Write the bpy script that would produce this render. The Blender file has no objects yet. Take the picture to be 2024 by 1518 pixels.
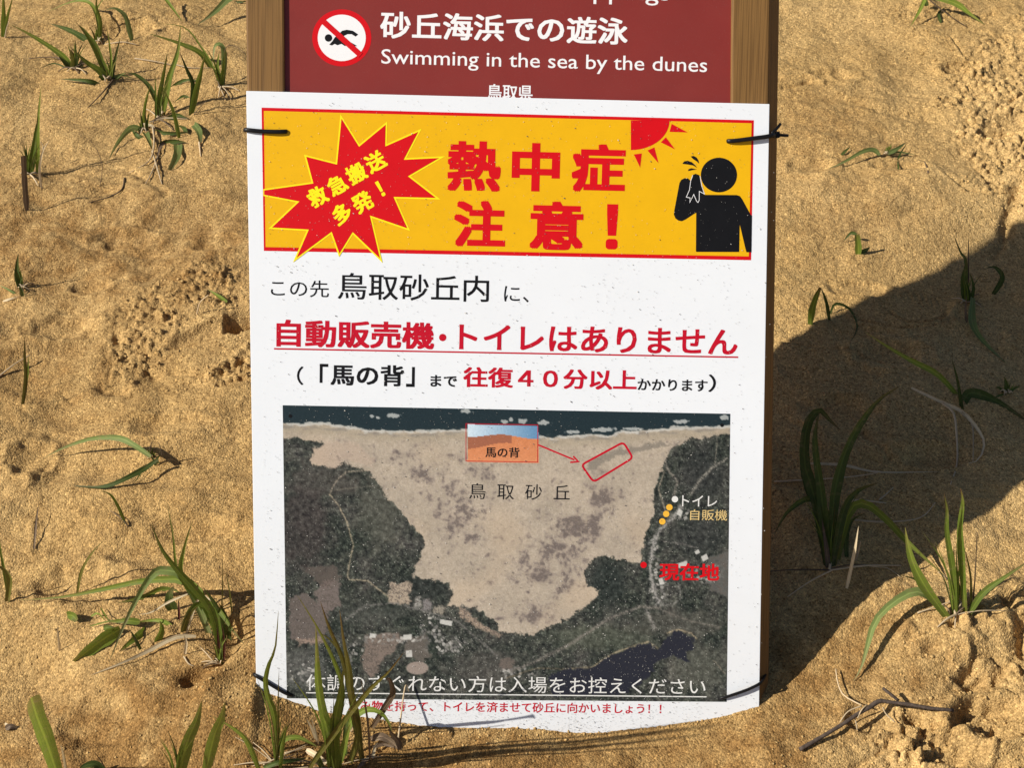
import bpy, bmesh, math, random
import numpy as np
from mathutils import Vector, Matrix

# ------------------------------------------------------------------ camera, sky, sun
random.seed(7)
scene = bpy.context.scene
COL = scene.collection
W, H, F = 2024.0, 1518.0, 2924.0          # size of the calibration frame and focal length in its units
PITCH = math.radians(38)
CAMZ = 1.37
CAM = np.array([0.0, 0.0, CAMZ])
FW = np.array([0, math.cos(PITCH), -math.sin(PITCH)])
RT = np.array([1.0, 0, 0]); UP = np.cross(RT, FW)
cd = bpy.data.cameras.new('camera'); cam = bpy.data.objects.new('camera', cd); COL.objects.link(cam)
cd.sensor_width = 36; cd.lens = F * 36 / W; cd.clip_end = 500; cd.clip_start = 0.05
cam.location = (0, 0, CAMZ); cam.rotation_euler = (math.radians(90) - PITCH, 0, 0)
scene.camera = cam

SUN_EL, SUN_AZ = math.radians(36), math.radians(17)   # travel direction: azimuth from +x towards +y
L = Vector((math.cos(SUN_EL) * math.cos(SUN_AZ), math.cos(SUN_EL) * math.sin(SUN_AZ), -math.sin(SUN_EL)))
w = bpy.data.worlds.new('World'); scene.world = w; w.use_nodes = True
nt = w.node_tree; bg = nt.nodes['Background']
sky = nt.nodes.new('ShaderNodeTexSky'); sky.sky_type = 'NISHITA'; sky.sun_disc = False
sky.sun_elevation = SUN_EL; sky.dust_density = .8; sky.ozone_density = .5; sky.air_density = .6
sky.sun_rotation = math.atan2(-L.x, -L.y)
nt.links.new(sky.outputs[0], bg.inputs[0]); bg.inputs[1].default_value = 0.066
sd = bpy.data.lights.new('sun', 'SUN'); sun = bpy.data.objects.new('sun', sd); COL.objects.link(sun)
sd.energy = 5.0; sd.angle = math.radians(0.5); sd.color = (1, 0.95, 0.87)
sun.rotation_euler = L.to_track_quat('-Z', 'Y').to_euler(); sun.location = (-3, -1, 4)
scene.view_settings.view_transform = 'Standard'; scene.view_settings.look = 'None'
scene.view_settings.exposure = 0.26; scene.view_settings.gamma = 1
scene.view_settings.use_curve_mapping = False

# ------------------------------------------------------------------ calibration helpers
def ray(x, y):
    return FW + RT * ((x - W / 2) / F) - UP * ((y - H / 2) / F)
ta, tb = math.radians(-5.5), math.radians(2.0)
SN = -FW * math.cos(ta) * math.cos(tb) + UP * math.sin(ta) + RT * math.sin(tb); SN /= np.linalg.norm(SN)
SD = 1.70995
SP0 = CAM + FW * SD
def splane(x, y, off=0.0):                 # point of the poster plane (moved along its normal by off)
    r = ray(x, y); return CAM + r * (np.dot(SN, SP0 + SN * off - CAM) / np.dot(SN, r))
_t = splane(1521, 205) - splane(487, 179); _t /= np.linalg.norm(_t)
_u = splane(1396, 1377.5) - splane(604.6, 1368.6); _u /= np.linalg.norm(_u)
SX = _t + _u; SX -= SN * np.dot(SX, SN); SX /= np.linalg.norm(SX)
SY = np.cross(SN, SX)
SO = splane(1003, 1420)                    # base of the sign, between the posts, at the sand
SM = Matrix(((SX[0], SY[0], SN[0], SO[0]), (SX[1], SY[1], SN[1], SO[1]), (SX[2], SY[2], SN[2], SO[2]), (0, 0, 0, 1)))
def loc(x, y, off=0.0):                    # the same as metres on the board
    p = splane(x, y, off) - SO; return (float(np.dot(p, SX)), float(np.dot(p, SY)))

# ------------------------------------------------------------------ noise (numpy)
def _h(ix, iy, seed):
    n = (ix.astype(np.int64) * 374761393 + iy.astype(np.int64) * 668265263 + seed * 974634777) & 0xffffffff
    n = ((n ^ (n >> 13)) * 1274126177) & 0xffffffff
    n = (n ^ (n >> 16)) & 0xffffffff
    return n / 4294967295.0
def perlin(x, y, s, seed=0):
    x = x / s + 1000.37; y = y / s + 1000.71
    ix = np.floor(x); iy = np.floor(y); fx = x - ix; fy = y - iy
    u = fx * fx * fx * (fx * (fx * 6 - 15) + 10); v = fy * fy * fy * (fy * (fy * 6 - 15) + 10)
    def g(dx, dy):
        a = _h(ix + dx, iy + dy, seed) * 2 * np.pi
        return np.cos(a) * (fx - dx) + np.sin(a) * (fy - dy)
    a = g(0, 0) * (1 - u) + g(1, 0) * u; b = g(0, 1) * (1 - u) + g(1, 1) * u
    return (a * (1 - v) + b * v) * 1.45
def fbm(x, y, s, o=4, seed=0, gain=.5):
    r = 0; a = 1
    for k in range(o):
        r = r + a * perlin(x, y, s, seed + k * 17); a *= gain; s *= .5
    return r
def worley(x, y, s, seed=0):
    x = x / s + 500.3; y = y / s + 500.9
    ix = np.floor(x); iy = np.floor(y)
    f1 = np.full(x.shape, 9.0); f2 = f1.copy(); idv = np.zeros(x.shape)
    for dx in (-1, 0, 1):
        for dy in (-1, 0, 1):
            cx = ix + dx; cy = iy + dy
            d = np.hypot(cx + _h(cx, cy, seed) - x, cy + _h(cx, cy, seed + 5) - y)
            r = _h(cx, cy, seed + 9); m = d < f1
            f2 = np.where(m, f1, np.minimum(f2, d)); idv = np.where(m, r, idv); f1 = np.where(m, d, f1)
    return f1, f2, idv
def sstep(a, b, x):
    t = np.clip((x - a) / (b - a), 0, 1); return t * t * (3 - 2 * t)
def inpoly(x, y, poly):
    r = np.zeros(x.shape, bool); n = len(poly)
    for i in range(n):
        x1, y1 = poly[i]; x2, y2 = poly[(i + 1) % n]
        if y1 == y2: continue
        c = ((y1 > y) != (y2 > y)) & (x < (x2 - x1) * (y - y1) / (y2 - y1) + x1)
        r ^= c
    return r
def dpoly(x, y, pts, closed=False):        # distance to a polyline
    d = np.full(x.shape, 1e9); n = len(pts)
    for i in range(n if closed else n - 1):
        ax, ay = pts[i]; bx, by = pts[(i + 1) % n]
        ux, uy = bx - ax, by - ay; q = ux * ux + uy * uy + 1e-12
        t = np.clip(((x - ax) * ux + (y - ay) * uy) / q, 0, 1)
        d = np.minimum(d, np.hypot(x - ax - t * ux, y - ay - t * uy))
    return d
def sdpoly(x, y, poly):                    # signed distance, positive inside
    d = dpoly(x, y, poly, True); return np.where(inpoly(x, y, poly), d, -d)

# ------------------------------------------------------------------ the sand's shape
TG = math.tan(math.radians(6)); YB = float(SO[1])
CONTACT = [(505, 1352), (522, 1372), (560, 1384), (600, 1396), (640, 1409), (700, 1413), (760, 1424), (830, 1436),
           (900, 1441), (1000, 1445), (1100, 1450), (1200, 1449), (1280, 1441), (1350, 1430), (1420, 1419), (1460, 1408), (1501, 1397)]
_cx, _cc, _cy = [], [], []
for q in CONTACT:
    p = splane(*q); _cx.append(p[0]); _cc.append(p[2] - (p[1] - YB) * TG); _cy.append(p[1])
_cx, _cc, _cy = map(np.array, (_cx, _cc, _cy))
def ground0(x, y):
    x = np.asarray(x, float); y = np.asarray(y, float)
    z = (y - YB) * TG * np.where(y > 6, 0, 1) + np.where(y > 6, (6 - YB) * TG, 0)
    c = np.interp(x, _cx, _cc); yc = np.interp(x, _cx, _cy)
    edge = np.exp(-(np.maximum(np.abs(x) - .305, 0) / .18) ** 2)
    dy = y - yc
    c = c * edge * np.exp(-(np.where(dy < 0, dy / .11, dy / .16)) ** 2)
    return z + c
def gpt(x, y, h=0.0, fn=None):              # where the line of sight meets the sand (or h above it)
    fn = fn or ground0
    r = ray(x, y); t = 1.7
    for _ in range(25):
        p = CAM + r * t; e = p[2] - float(fn(p[0], p[1])) - h
        t += e / (-r[2] + TG * r[1] + 1e-9) * .8
    return CAM + r * t
def g2(x, y): p = gpt(x, y); return (p[0], p[1])
def z2(org, sc): return lambda pts: [g2(org[0] + a / sc, org[1] + b / sc) for a, b in pts]
I1, I2, I3, I4 = ((0, 0), 3.53), ((0, 400), 3.53), ((0, 800), 3.994), ((0, 1100), 3.614)
I5, I6, I7, I8 = ((1500, 0), 3.615), ((1500, 400), 3.796), ((1500, 750), 3.615), ((1480, 1130), 3.721)
IA = ((480, 1280), 3.748)

def clods(x, y, s, seed):
    f1, f2, r = worley(x + .3 * s * perlin(x, y, s * .8, seed + 3), y + .3 * s * perlin(x, y, s * .8, seed + 4), s, seed)
    return sstep(.02, .45, f2 - f1) * (.25 + .75 * r) * (r > .3)
def ground(x, y):
    x = np.asarray(x, float); y = np.asarray(y, float); shp = x.shape
    X = x.ravel(); Y = y.ravel()
    z = ground0(X, Y)
    near = (np.abs(X) < 1.6) & (Y > .6) & (Y < 3.2)
    far = ~near
    if far.any():
        d = np.hypot(X[far], Y[far] - 1.8); z[far] += sstep(1.5, 12, d) * fbm(X[far], Y[far], 7.0, 3, 90) * .5
    if near.any():
        xx, yy = X[near], Y[near]; a = np.zeros(xx.shape)
        fade = 1 - sstep(1.1, 1.55, np.abs(xx))
        c_ = g2(1850, 560); calm = 1 - .85 * np.exp(-((xx - c_[0]) / .20) ** 2 - ((yy - c_[1]) / .14) ** 2)
        c_ = g2(2040, 470); calm = calm * (1 - .9 * np.exp(-((xx - c_[0]) / .16) ** 2 - ((yy - c_[1]) / .12) ** 2))
        a += (fbm(xx, yy, .34, 3, 11) * .012 + fbm(xx, yy, .13, 2, 13) * .0042 * (1 + sstep(.1, -.3, xx))) * calm
        right = sstep(.30, .60, xx)
        for (qx, qy), sx_, sy_, hh in (((1900, 520), .17, .10, -.030), ((2060, 455), .13, .08, -.040), ((2060, 960), .12, .12, -.004), ((1250, 1500), .30, .10, .0), ((60, 700), .20, .12, -.008), ((330, 620), .10, .06, .007), ((350, 1000), .14, .05, .006), ((90, 1330), .12, .07, -.008), ((1650, 300), .10, .06, .006), ((1750, 420), .12, .035, -.004)):
            c_ = g2(qx, qy); a += hh * np.exp(-((xx - c_[0]) / sx_) ** 2 - ((yy - c_[1]) / sy_) ** 2)
        for bx_, by_ in ((195, 72), (145, 134), (215, 157), (436, 170), (315, 232), (375, 228), (345, 272), (58, 345), (300, 265), (40, 568), (248, 1038), (43, 800), (432, 1312), (350, 1245), (225, 1230), (120, 1505), (1893, 1218), (1640, 1128), (1915, 590), (1520, 1480), (655, 1515), (545, 1510), (1695, 500), (1610, 640), (1830, 10), (310, 905)):
            c_ = g2(bx_, by_); d_ = np.hypot(xx - c_[0], (yy - c_[1])); a += .0055 * np.exp(-((d_ + perlin(xx, yy, .02, 99) * .006) / .022) ** 2) - .004 * np.exp(-(d_ / .006) ** 2)
        # wind-worked skin
        wob = perlin(xx, yy, .012, 88) * .0016 + perlin(xx, yy, .03, 89) * .002
        rg = fbm(xx * .75, yy, .05, 4, 21); a += rg * .0027 * (1 + .4 * right) * calm
        ang = xx * .45 + yy * .9
        a += np.sin(ang * 2 * np.pi / .06 + 1.6 * perlin(xx, yy, .12, 31)) * .0006 * sstep(-.2, .5, perlin(xx, yy, .22, 32))
        a += perlin(xx, yy, .011, 41) * .0009 + perlin(xx, yy, .0056, 42) * .0006
        rip = sstep(.1, .5, perlin(xx, yy, .25, 33)); ph = (yy + .35 * xx) * 2 * np.pi / .034 + 2.2 * perlin(xx, yy, .09, 34)
        a += (np.abs(np.sin(ph / 2)) - .6) * .0016 * rip * calm
        for (qx, qy), rx_, ry_, dp in (((1975, 262), .035, .016, .007), ((430, 480), .04, .02, .003), ((180, 560), .03, .015, .003), ((330, 840), .06, .02, .003), ((150, 1150), .06, .03, .004), ((1600, 330), .04, .02, .003), ((1780, 330), .05, .015, .003), ((1700, 560), .05, .02, .003), ((1660, 820), .05, .03, .004), ((1850, 900), .05, .02, .004), ((1720, 1420), .03, .02, .004), ((200, 1420), .05, .03, .003), ((250, 470), .05, .02, .004), ((120, 640), .05, .025, .004), ((1650, 150), .04, .02, .004), ((1900, 130), .035, .02, .006), ((60, 900), .03, .03, .004), ((380, 1050), .05, .02, .003), ((1980, 1420), .05, .03, .010), ((1880, 1480), .04, .02, .007), ((1760, 700), .05, .03, .005), ((250, 60), .05, .03, .005)):
            c_ = g2(qx, qy); d_ = np.hypot((xx - c_[0]) / rx_, (yy - c_[1]) / ry_) + perlin(xx, yy, .02, 98) * .25
            dp *= 1.7; a += -dp * sstep(1.1, .5, d_) + dp * .5 * np.exp(-((d_ - 1.25) / .22) ** 2)
        # trampled, crumbly patches
        def patch(poly, soft, s, amp, seed, sink=0.0):
            nonlocal a
            P = np.array(poly); e_ = .06
            k = (xx > P[:, 0].min() - e_) & (xx < P[:, 0].max() + e_) & (yy > P[:, 1].min() - e_) & (yy < P[:, 1].max() + e_)
            if k.any():
                u_, v_ = xx[k], yy[k]
                sd_ = sdpoly(u_, v_, poly) + perlin(u_, v_, .035, seed + 70) * .016 + perlin(u_, v_, .014, seed + 71) * .008
                m = sstep(-soft, soft, sd_)
                q = clods(u_, v_, s, seed) + .5 * clods(u_, v_, s * .5, seed + 2)
                big = .45 + .55 * sstep(-.5, .6, perlin(u_, v_, s * 3, seed + 72))
                a[k] += m * (q * amp * 1.25 * big - sink)
        patch(z2(*I2)([(650, 1290), (760, 830), (900, 720), (1300, 420), (1600, 380), (1760, 700), (1500, 800), (1150, 950), (1080, 1150), (900, 1300)]), .012, .011, .0065, 51, .003)
        patch(z2(*I2)([(1450, 1230), (1700, 1010), (1780, 1010), (1780, 1260), (1560, 1280)]), .008, .013, .009, 52, .003)
        patch(z2(*I5)([(1550, 300), (1900, 150), (2100, 800), (2000, 1440), (1750, 1430), (1560, 1300), (1400, 1000), (1450, 800), (1250, 720), (1350, 560)]), .02, .015, .0085, 53, .003)
        patch(z2(*I5)([(900, 60), (1500, 40), (1900, 60), (1900, 160), (1500, 170), (900, 130)]), .012, .010, .004, 54, .001)
        patch(z2(*I5)([(900, 790), (1300, 700), (1500, 720), (1450, 800), (1000, 840)]), .010, .007, .003, 55, .001)
        patch(z2(*I8)([(850, 1150), (1250, 1080), (1500, 1050), (1520, 1280), (1300, 1440), (900, 1400)]), .014, .018, .012, 56, .004)
        patch(z2(*I8)([(1600, 260), (2024, 160), (2200, 700), (2000, 900), (1650, 960), (1500, 720)]), .03, .030, .015, 57, .004)
        # ridges, hollows and tracks: (points, width m, height m)
        def stroke(pts, wd, hgt, skew=0.0):
            nonlocal a
            P = np.array(pts); w3 = wd * 2.6
            k = (xx > P[:, 0].min() - w3) & (xx < P[:, 0].max() + w3) & (yy > P[:, 1].min() - w3) & (yy < P[:, 1].max() + w3)
            if k.any():
                d = dpoly(xx[k], yy[k], pts) + wob[k] * min(1, wd / .008); a[k] += hgt * np.exp(-(d / wd) ** 2)
        S2, S3, S4, S5, S6, S7, S8, SA = (z2(*q) for q in (I2, I3, I4, I5, I6, I7, I8, IA))
        def crack(pts, wd=.0028, dep=.006, lip=.0022):
            stroke(pts, wd, -dep); p2 = [(p[0] - .004, p[1] - .004) for p in pts]; stroke(p2, .005, lip)
        stroke(S2([(1180, 950), (1500, 815), (1620, 790)]), .006, .005); stroke(S2([(1250, 960), (1500, 900)]), .012, -.006)
        for pts_, w_, h_ in (([(-20, 420), (180, 400), (330, 380), (500, 400)], .016, .005), ([(-20, 690), (120, 660), (260, 600)], .014, .005), ([(150, 480), (330, 500), (500, 470)], .012, -.004), ([(0, 1000), (150, 960), (330, 990), (500, 960)], .018, .005), ([(60, 1060), (240, 1100), (480, 1060)], .012, -.004), ([(-10, 1180), (60, 1160), (150, 1200)], .012, .005), ([(1560, 330), (1700, 370), (1880, 350)], .014, .005), ([(1540, 200), (1650, 190), (1800, 230)], .010, -.004), ([(1560, 450), (1700, 440), (1850, 400)], .012, -.003),
                            ([(1560, 860), (1700, 900), (1850, 880)], .014, .005), ([(1600, 1000), (1750, 1010)], .012, -.004), ([(0, 60), (200, 30), (420, 60)], .014, .004), ([(250, 330), (330, 390), (240, 440)], .006, -.003)):
            stroke([g2(*p_) for p_ in pts_], w_, h_)
        crack(S2([(1170, 1000), (1400, 950), (1560, 900), (1590, 810)]), .003, .006)
        stroke(S2([(1650, 840), (1780, 810)]), .013, -.036)
        stroke(S2([(1180, 1150), (1300, 1165), (1420, 1190)]), .004, -.005)
        stroke(S2([(1460, 1190), (1730, 980)]), .006, .006); stroke(S2([(1530, 1280), (1700, 1240)]), .0035, -.006)
        stroke(S2([(1050, 1210), (1350, 1240)]), .016, -.005)
        stroke(S2([(720, 1270), (850, 1290)]), .010, -.009); stroke(S2([(1040, 1150), (1080, 1170)]), .007, -.007)
        stroke(S2([(420, 1280), (500, 1350)]), .003, -.003)
        stroke(S2([(800, 880), (830, 960)]), .006, -.006)
        stroke(S3([(360, 440), (300, 540), (280, 640)]), .0035, -.0015); stroke(S3([(310, 430), (240, 540), (230, 650)]), .010, .004)
        stroke(S3([(500, 470), (800, 500)]), .022, -.007); stroke(S3([(245, 900), (235, 1120)]), .006, .003)
        stroke(S4([(1370, 870), (1480, 800), (1570, 770), (1660, 660)]), .012, -.017)
        stroke(S4([(1500, 900), (1640, 800), (1790, 640)]), .018, .012)
        stroke(S4([(1660, 520), (1800, 500)]), .024, -.026)
        stroke(S4([(600, 830), (900, 900), (1200, 940)]), .03, .006)
        stroke(S4([(40, 390), (250, 320), (420, 330)]), .006, .004)
        stroke(S4([(-20, 700), (300, 1000), (700, 1250), (900, 1400)]), .05, -.008)
        stroke(SA([(980, 830), (1150, 770), (1500, 740), (1900, 690), (2300, 640)]), .010, .004)
        stroke(SA([(980, 850), (1150, 800), (1500, 770)]), .006, -.004)
        stroke(SA([(1380, 880), (1550, 850), (1900, 800), (2100, 770)]), .003, -.003)
        # right of the board
        stroke(S5([(180, 570), (350, 560), (450, 600)]), .007, .006); stroke(S5([(180, 640), (270, 625), (350, 600)]), .005, -.007)
        stroke(S5([(260, 500), (450, 480), (560, 560)]), .010, .004)
        crack(S5([(1110, 215), (1240, 225)]), .003, .005); crack(S5([(1170, 260), (1350, 285)]), .0025, .004)
        crack(S5([(1370, 260), (1460, 370), (1480, 410)]), .0025, .004); crack(S5([(1370, 440), (1500, 430)]), .004, .006)
        stroke(S5([(1340, 510), (1480, 540)]), .010, -.004); crack(S5([(1330, 1260), (1480, 1320)]), .003, .005)
        crack(S5([(1430, 960), (1490, 945)]), .003, .007)
        stroke(S5([(1600, 900), (1700, 860), (1850, 880)]), .030, -.014); stroke(S5([(1500, 980), (1600, 860), (1750, 810)]), .012, .006)
        crack(S5([(1880, 680), (1740, 760), (1900, 800)]), .004, .008)
        stroke(S5([(1880, 1310), (1830, 1400), (1800, 1520)]), .012, -.012); stroke(S5([(1620, 1250), (1700, 1280)]), .008, -.009)
        crack(S5([(1500, 1330), (1620, 1345), (1680, 1330)]), .003, .007)
        stroke(S5([(900, 1440), (1300, 1270), (1500, 1260)]), .03, .006); stroke(S5([(200, 1360), (500, 1340)]), .03, .004)
        stroke(S6([(1880, 40), (1870, 150), (1800, 240)]), .007, -.006)
        # shoe print in the shade
        oval = [(990 + 215 + 210 * math.cos(t), 790 + 90 * math.sin(t)) for t in np.linspace(0, math.pi, 12)]
        stroke(S6(oval), .003, -.007); stroke(S6([(a0, b0 + 20) for a0, b0 in oval]), .006, .004)
        for k in range(5):
            stroke(S6([(1010 + k * 55, 640 + k * 4), (1150 + k * 55, 590 + k * 12), (1200 + k * 50, 720)]), .002, .0022)
        stroke(S6([(770, 870), (900, 905), (1080, 930), (1300, 910), (1500, 850)]), .0035, -.006)
        stroke(S6([(760, 895), (1080, 960), (1500, 880)]), .008, .005)
        stroke(S6([(1490, 720), (1450, 790), (1480, 850)]), .006, .005)
        stroke(S6([(1700, 450), (1860, 440), (1860, 520)]), .004, .004); stroke(S6([(1640, 570), (1750, 650), (1900, 640)]), .02, -.008)
        for k in range(7):
            stroke(S6([(1850 + (k % 2) * 20, 960 + k * 34), (1990, 930 + k * 34)]), .004, .0045)
        crack(S6([(120, 1040), (400, 1090), (700, 1130), (940, 1200)]), .0035, .004)
        stroke(S7([(740, 400), (850, 500), (920, 590)]), .004, -.005); stroke(S7([(1250, 860), (1340, 930), (1430, 970)]), .005, -.006)
        stroke(S7([(1240, 800), (1500, 780), (1700, 720)]), .03, .008)
        stroke(S7([(60, 950), (90, 1400)]), .02, -.010)
        # lower right: grass shadow bank and crusted slope
        stroke(S8([(850, 840), (950, 700), (1090, 590), (1180, 520), (1400, 330)]), .010, -.004)
        stroke(S8([(1200, 480), (1170, 450), (1110, 510)]), .005, .006)
        stroke(S8([(1400, 420), (1900, 330)]), .05, .020); stroke(S8([(1560, 770), (1650, 700)]), .005, -.012)
        stroke(S8([(1310, 590), (1350, 580)]), .007, -.008); stroke(S8([(1490, 460), (1510, 440)]), .007, -.010)
        stroke(S8([(1660, 350), (1665, 365)]), .005, -.010)
        stroke(S8([(1870, 240), (1900, 300)]), .008, -.020); stroke(S8([(1990, 420), (2020, 560)]), .012, -.020)
        stroke(S8([(1640, 820), (1740, 740)]), .004, -.008); stroke(S8([(1720, 900), (2024, 780)]), .012, .006)
        stroke(S8([(1700, 860), (1900, 730), (2024, 700)]), .03, -.014)
        stroke(S8([(1200, 1080), (1250, 1090)]), .009, -.014); stroke(S8([(1260, 1270), (1310, 1170)]), .007, -.012)
        stroke(S8([(1370, 1220), (1380, 1130)]), .005, -.010); stroke(S8([(1500, 1160), (1560, 1060), (1600, 1010)]), .008, -.010)
        crack(S8([(760, 1440), (980, 1310), (1080, 1200), (1160, 1160)]), .0035, .007)
        crack(S8([(1830, 1100), (1815, 1200), (1840, 1290)]), .004, .007)
        stroke(S8([(1560, 1400), (1750, 1380), (1850, 1420)]), .012, -.006)
        for k in range(6):
            stroke(S8([(1640, 1120 + k * 48), (1800, 1050 + k * 55), (2024, 960 + k * 60)]), .007, .0035)
        stroke(SA([(1030, 735), (1090, 690), (1160, 660)]), .005, -.007); stroke(SA([(1050, 700), (1160, 640)]), .005, .004)
        z[near] += a * fade
        # keep the line where the sand meets the board
        c = np.exp(-((yy - np.interp(xx, _cx, _cy)) / .03) ** 2) * sstep(.36, .295, np.abs(xx)) * sstep(.06, .02, np.abs(yy - np.interp(xx, _cx, _cy)))
        z[near] -= a * fade * c * .75
    return z.reshape(shp)

# ------------------------------------------------------------------ materials
class NT:
    def __init__(s, name, rough=.8, spec=.3):
        s.m = bpy.data.materials.new(name); s.m.use_nodes = True; s.t = s.m.node_tree
        s.b = s.t.nodes['Principled BSDF']; s.b.inputs['Roughness'].default_value = rough
        s.b.inputs['Specular IOR Level'].default_value = spec
    def n(s, ty, **kw):
        o = s.t.nodes.new('ShaderNode' + ty)
        for k, v in kw.items():
            if k.startswith('i_'): o.inputs[k[2:]].default_value = v
            else: setattr(o, k, v)
        return o
    def l(s, a, b): s.t.links.new(a, b)
    def coord(s, which='Object', scale=(1, 1, 1)):
        c = s.n('TexCoord'); mp = s.n('Mapping'); mp.inputs['Scale'].default_value = scale
        s.l(c.outputs[which], mp.inputs[0]); return mp.outputs[0]
    def noise(s, co, scale, detail=3, rough=.5):
        o = s.n('TexNoise'); o.inputs['Scale'].default_value = scale; o.inputs['Detail'].default_value = detail
        o.inputs['Roughness'].default_value = rough; s.l(co, o.inputs['Vector']); return o.outputs[0]
    def ramp(s, fac, stops):
        o = s.n('ValToRGB'); e = o.color_ramp.elements
        while len(e) < len(stops): e.new(.5)
        for k, (p, c) in zip(e, stops): k.position = p; k.color = tuple(c) + (1,) if len(c) == 3 else c
        s.l(fac, o.inputs[0]); return o.outputs[0]
    def mix(s, fac, a, b, mode='MIX'):
        o = s.n('Mix', data_type='RGBA', blend_type=mode)
        if isinstance(fac, float): o.inputs[0].default_value = fac
        else: s.l(fac, o.inputs[0])
        for i, v in ((6, a), (7, b)):
            if isinstance(v, tuple): o.inputs[i].default_value = v + (1,)
            else: s.l(v, o.inputs[i])
        return o.outputs[2]
    def bump(s, h, strength, dist, prev=None):
        o = s.n('Bump'); o.inputs['Strength'].default_value = strength; o.inputs['Distance'].default_value = dist
        s.l(h, o.inputs['Height'])
        if prev is not None: s.l(prev, o.inputs['Normal'])
        return o.outputs[0]
def sr(r, g, b):
    f = lambda c: (c / 255 / 12.92) if c <= 10 else ((c / 255 + .055) / 1.055) ** 2.4
    return (f(r), f(g), f(b))

def sand_material():
    t = NT('sand', .95, .1); co = t.coord()
    big = t.noise(co, 3.2, 4); mid = t.noise(co, 30, 4, .6); grain = t.noise(co, 190, 3, .7)
    c = t.ramp(big, [(.38, (.435, .280, .108)), (.60, (.545, .370, .160))])
    c = t.mix(t.ramp(mid, [(.35, (0, 0, 0)), (.7, (1, 1, 1))]), c, (.490, .326, .134))
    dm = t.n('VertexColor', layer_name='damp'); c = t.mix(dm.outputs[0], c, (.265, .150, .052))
    c = t.mix(.8, c, t.ramp(grain, [(.32, (.72, .70, .67)), (.5, (1, 1, 1)), (.70, (1.22, 1.22, 1.22))]), 'MULTIPLY')
    def vor(scale):
        v = t.n('TexVoronoi'); v.inputs['Scale'].default_value = scale; t.l(co, v.inputs['Vector']); return v
    v = vor(430); w_ = vor(900)
    sx = t.n('SeparateXYZ'); t.l(v.outputs['Color'], sx.inputs[0])
    c = t.mix(1.0, c, t.ramp(sx.outputs[0], [(.0, (.54, .49, .42)), (.13, (.86, .84, .81)), (.5, (1.0, 1.0, 1.0)), (.86, (1.16, 1.15, 1.13)), (.98, (1.5, 1.5, 1.45))]), 'MULTIPLY')
    s2 = t.n('SeparateXYZ'); t.l(w_.outputs['Color'], s2.inputs[0])
    c = t.mix(.8, c, t.ramp(s2.outputs[1], [(.0, (.65, .62, .58)), (.5, (1, 1, 1)), (1.0, (1.3, 1.3, 1.3))]), 'MULTIPLY')
    t.l(c, t.b.inputs['Base Color'])
    n1 = t.bump(v.outputs['Distance'], .7, .0014); n2 = t.bump(sx.outputs[1], .5, .0010, n1)
    for l_ in n1.node.inputs: pass
    n1.node.invert = True
    t.l(n2, t.b.inputs['Normal']); return t.m
def wood_material():
    t = NT('painted_wood', .65, .3); co = t.coord('Object', (1, .012, 1))
    a = t.noise(co, 620, 3, .6); b = t.noise(co, 90, 3)
    c = t.ramp(b, [(.3, sr(122, 90, 48)), (.7, sr(134, 99, 53))])
    c = t.mix(t.ramp(a, [(.38, (1, 1, 1)), (.55, (0, 0, 0))]), c, sr(104, 75, 38))
    t.l(c, t.b.inputs['Base Color']); t.l(t.bump(a, .5, .0006), t.b.inputs['Normal']); return t.m
def flat_material(name, col, rough=.5, spec=.4, var=.06, dirt=None, ns=40):
    t = NT(name, rough, spec); co = t.coord()
    a = t.noise(co, ns, 4, .6)
    lo = tuple(c * (1 - var) for c in col); hi = tuple(min(1, c * (1 + var)) for c in col)
    c = t.ramp(a, [(.3, lo), (.7, hi)])
    if dirt:
        d = t.noise(co, 900, 2, .6); c = t.mix(t.ramp(d, [(.66, (0, 0, 0)), (.74, (.7, .7, .7))]), c, dirt)
    t.l(c, t.b.inputs['Base Color']); t.l(t.bump(t.noise(co, 300, 2), .08, .0004), t.b.inputs['Normal']); return t.m
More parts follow.
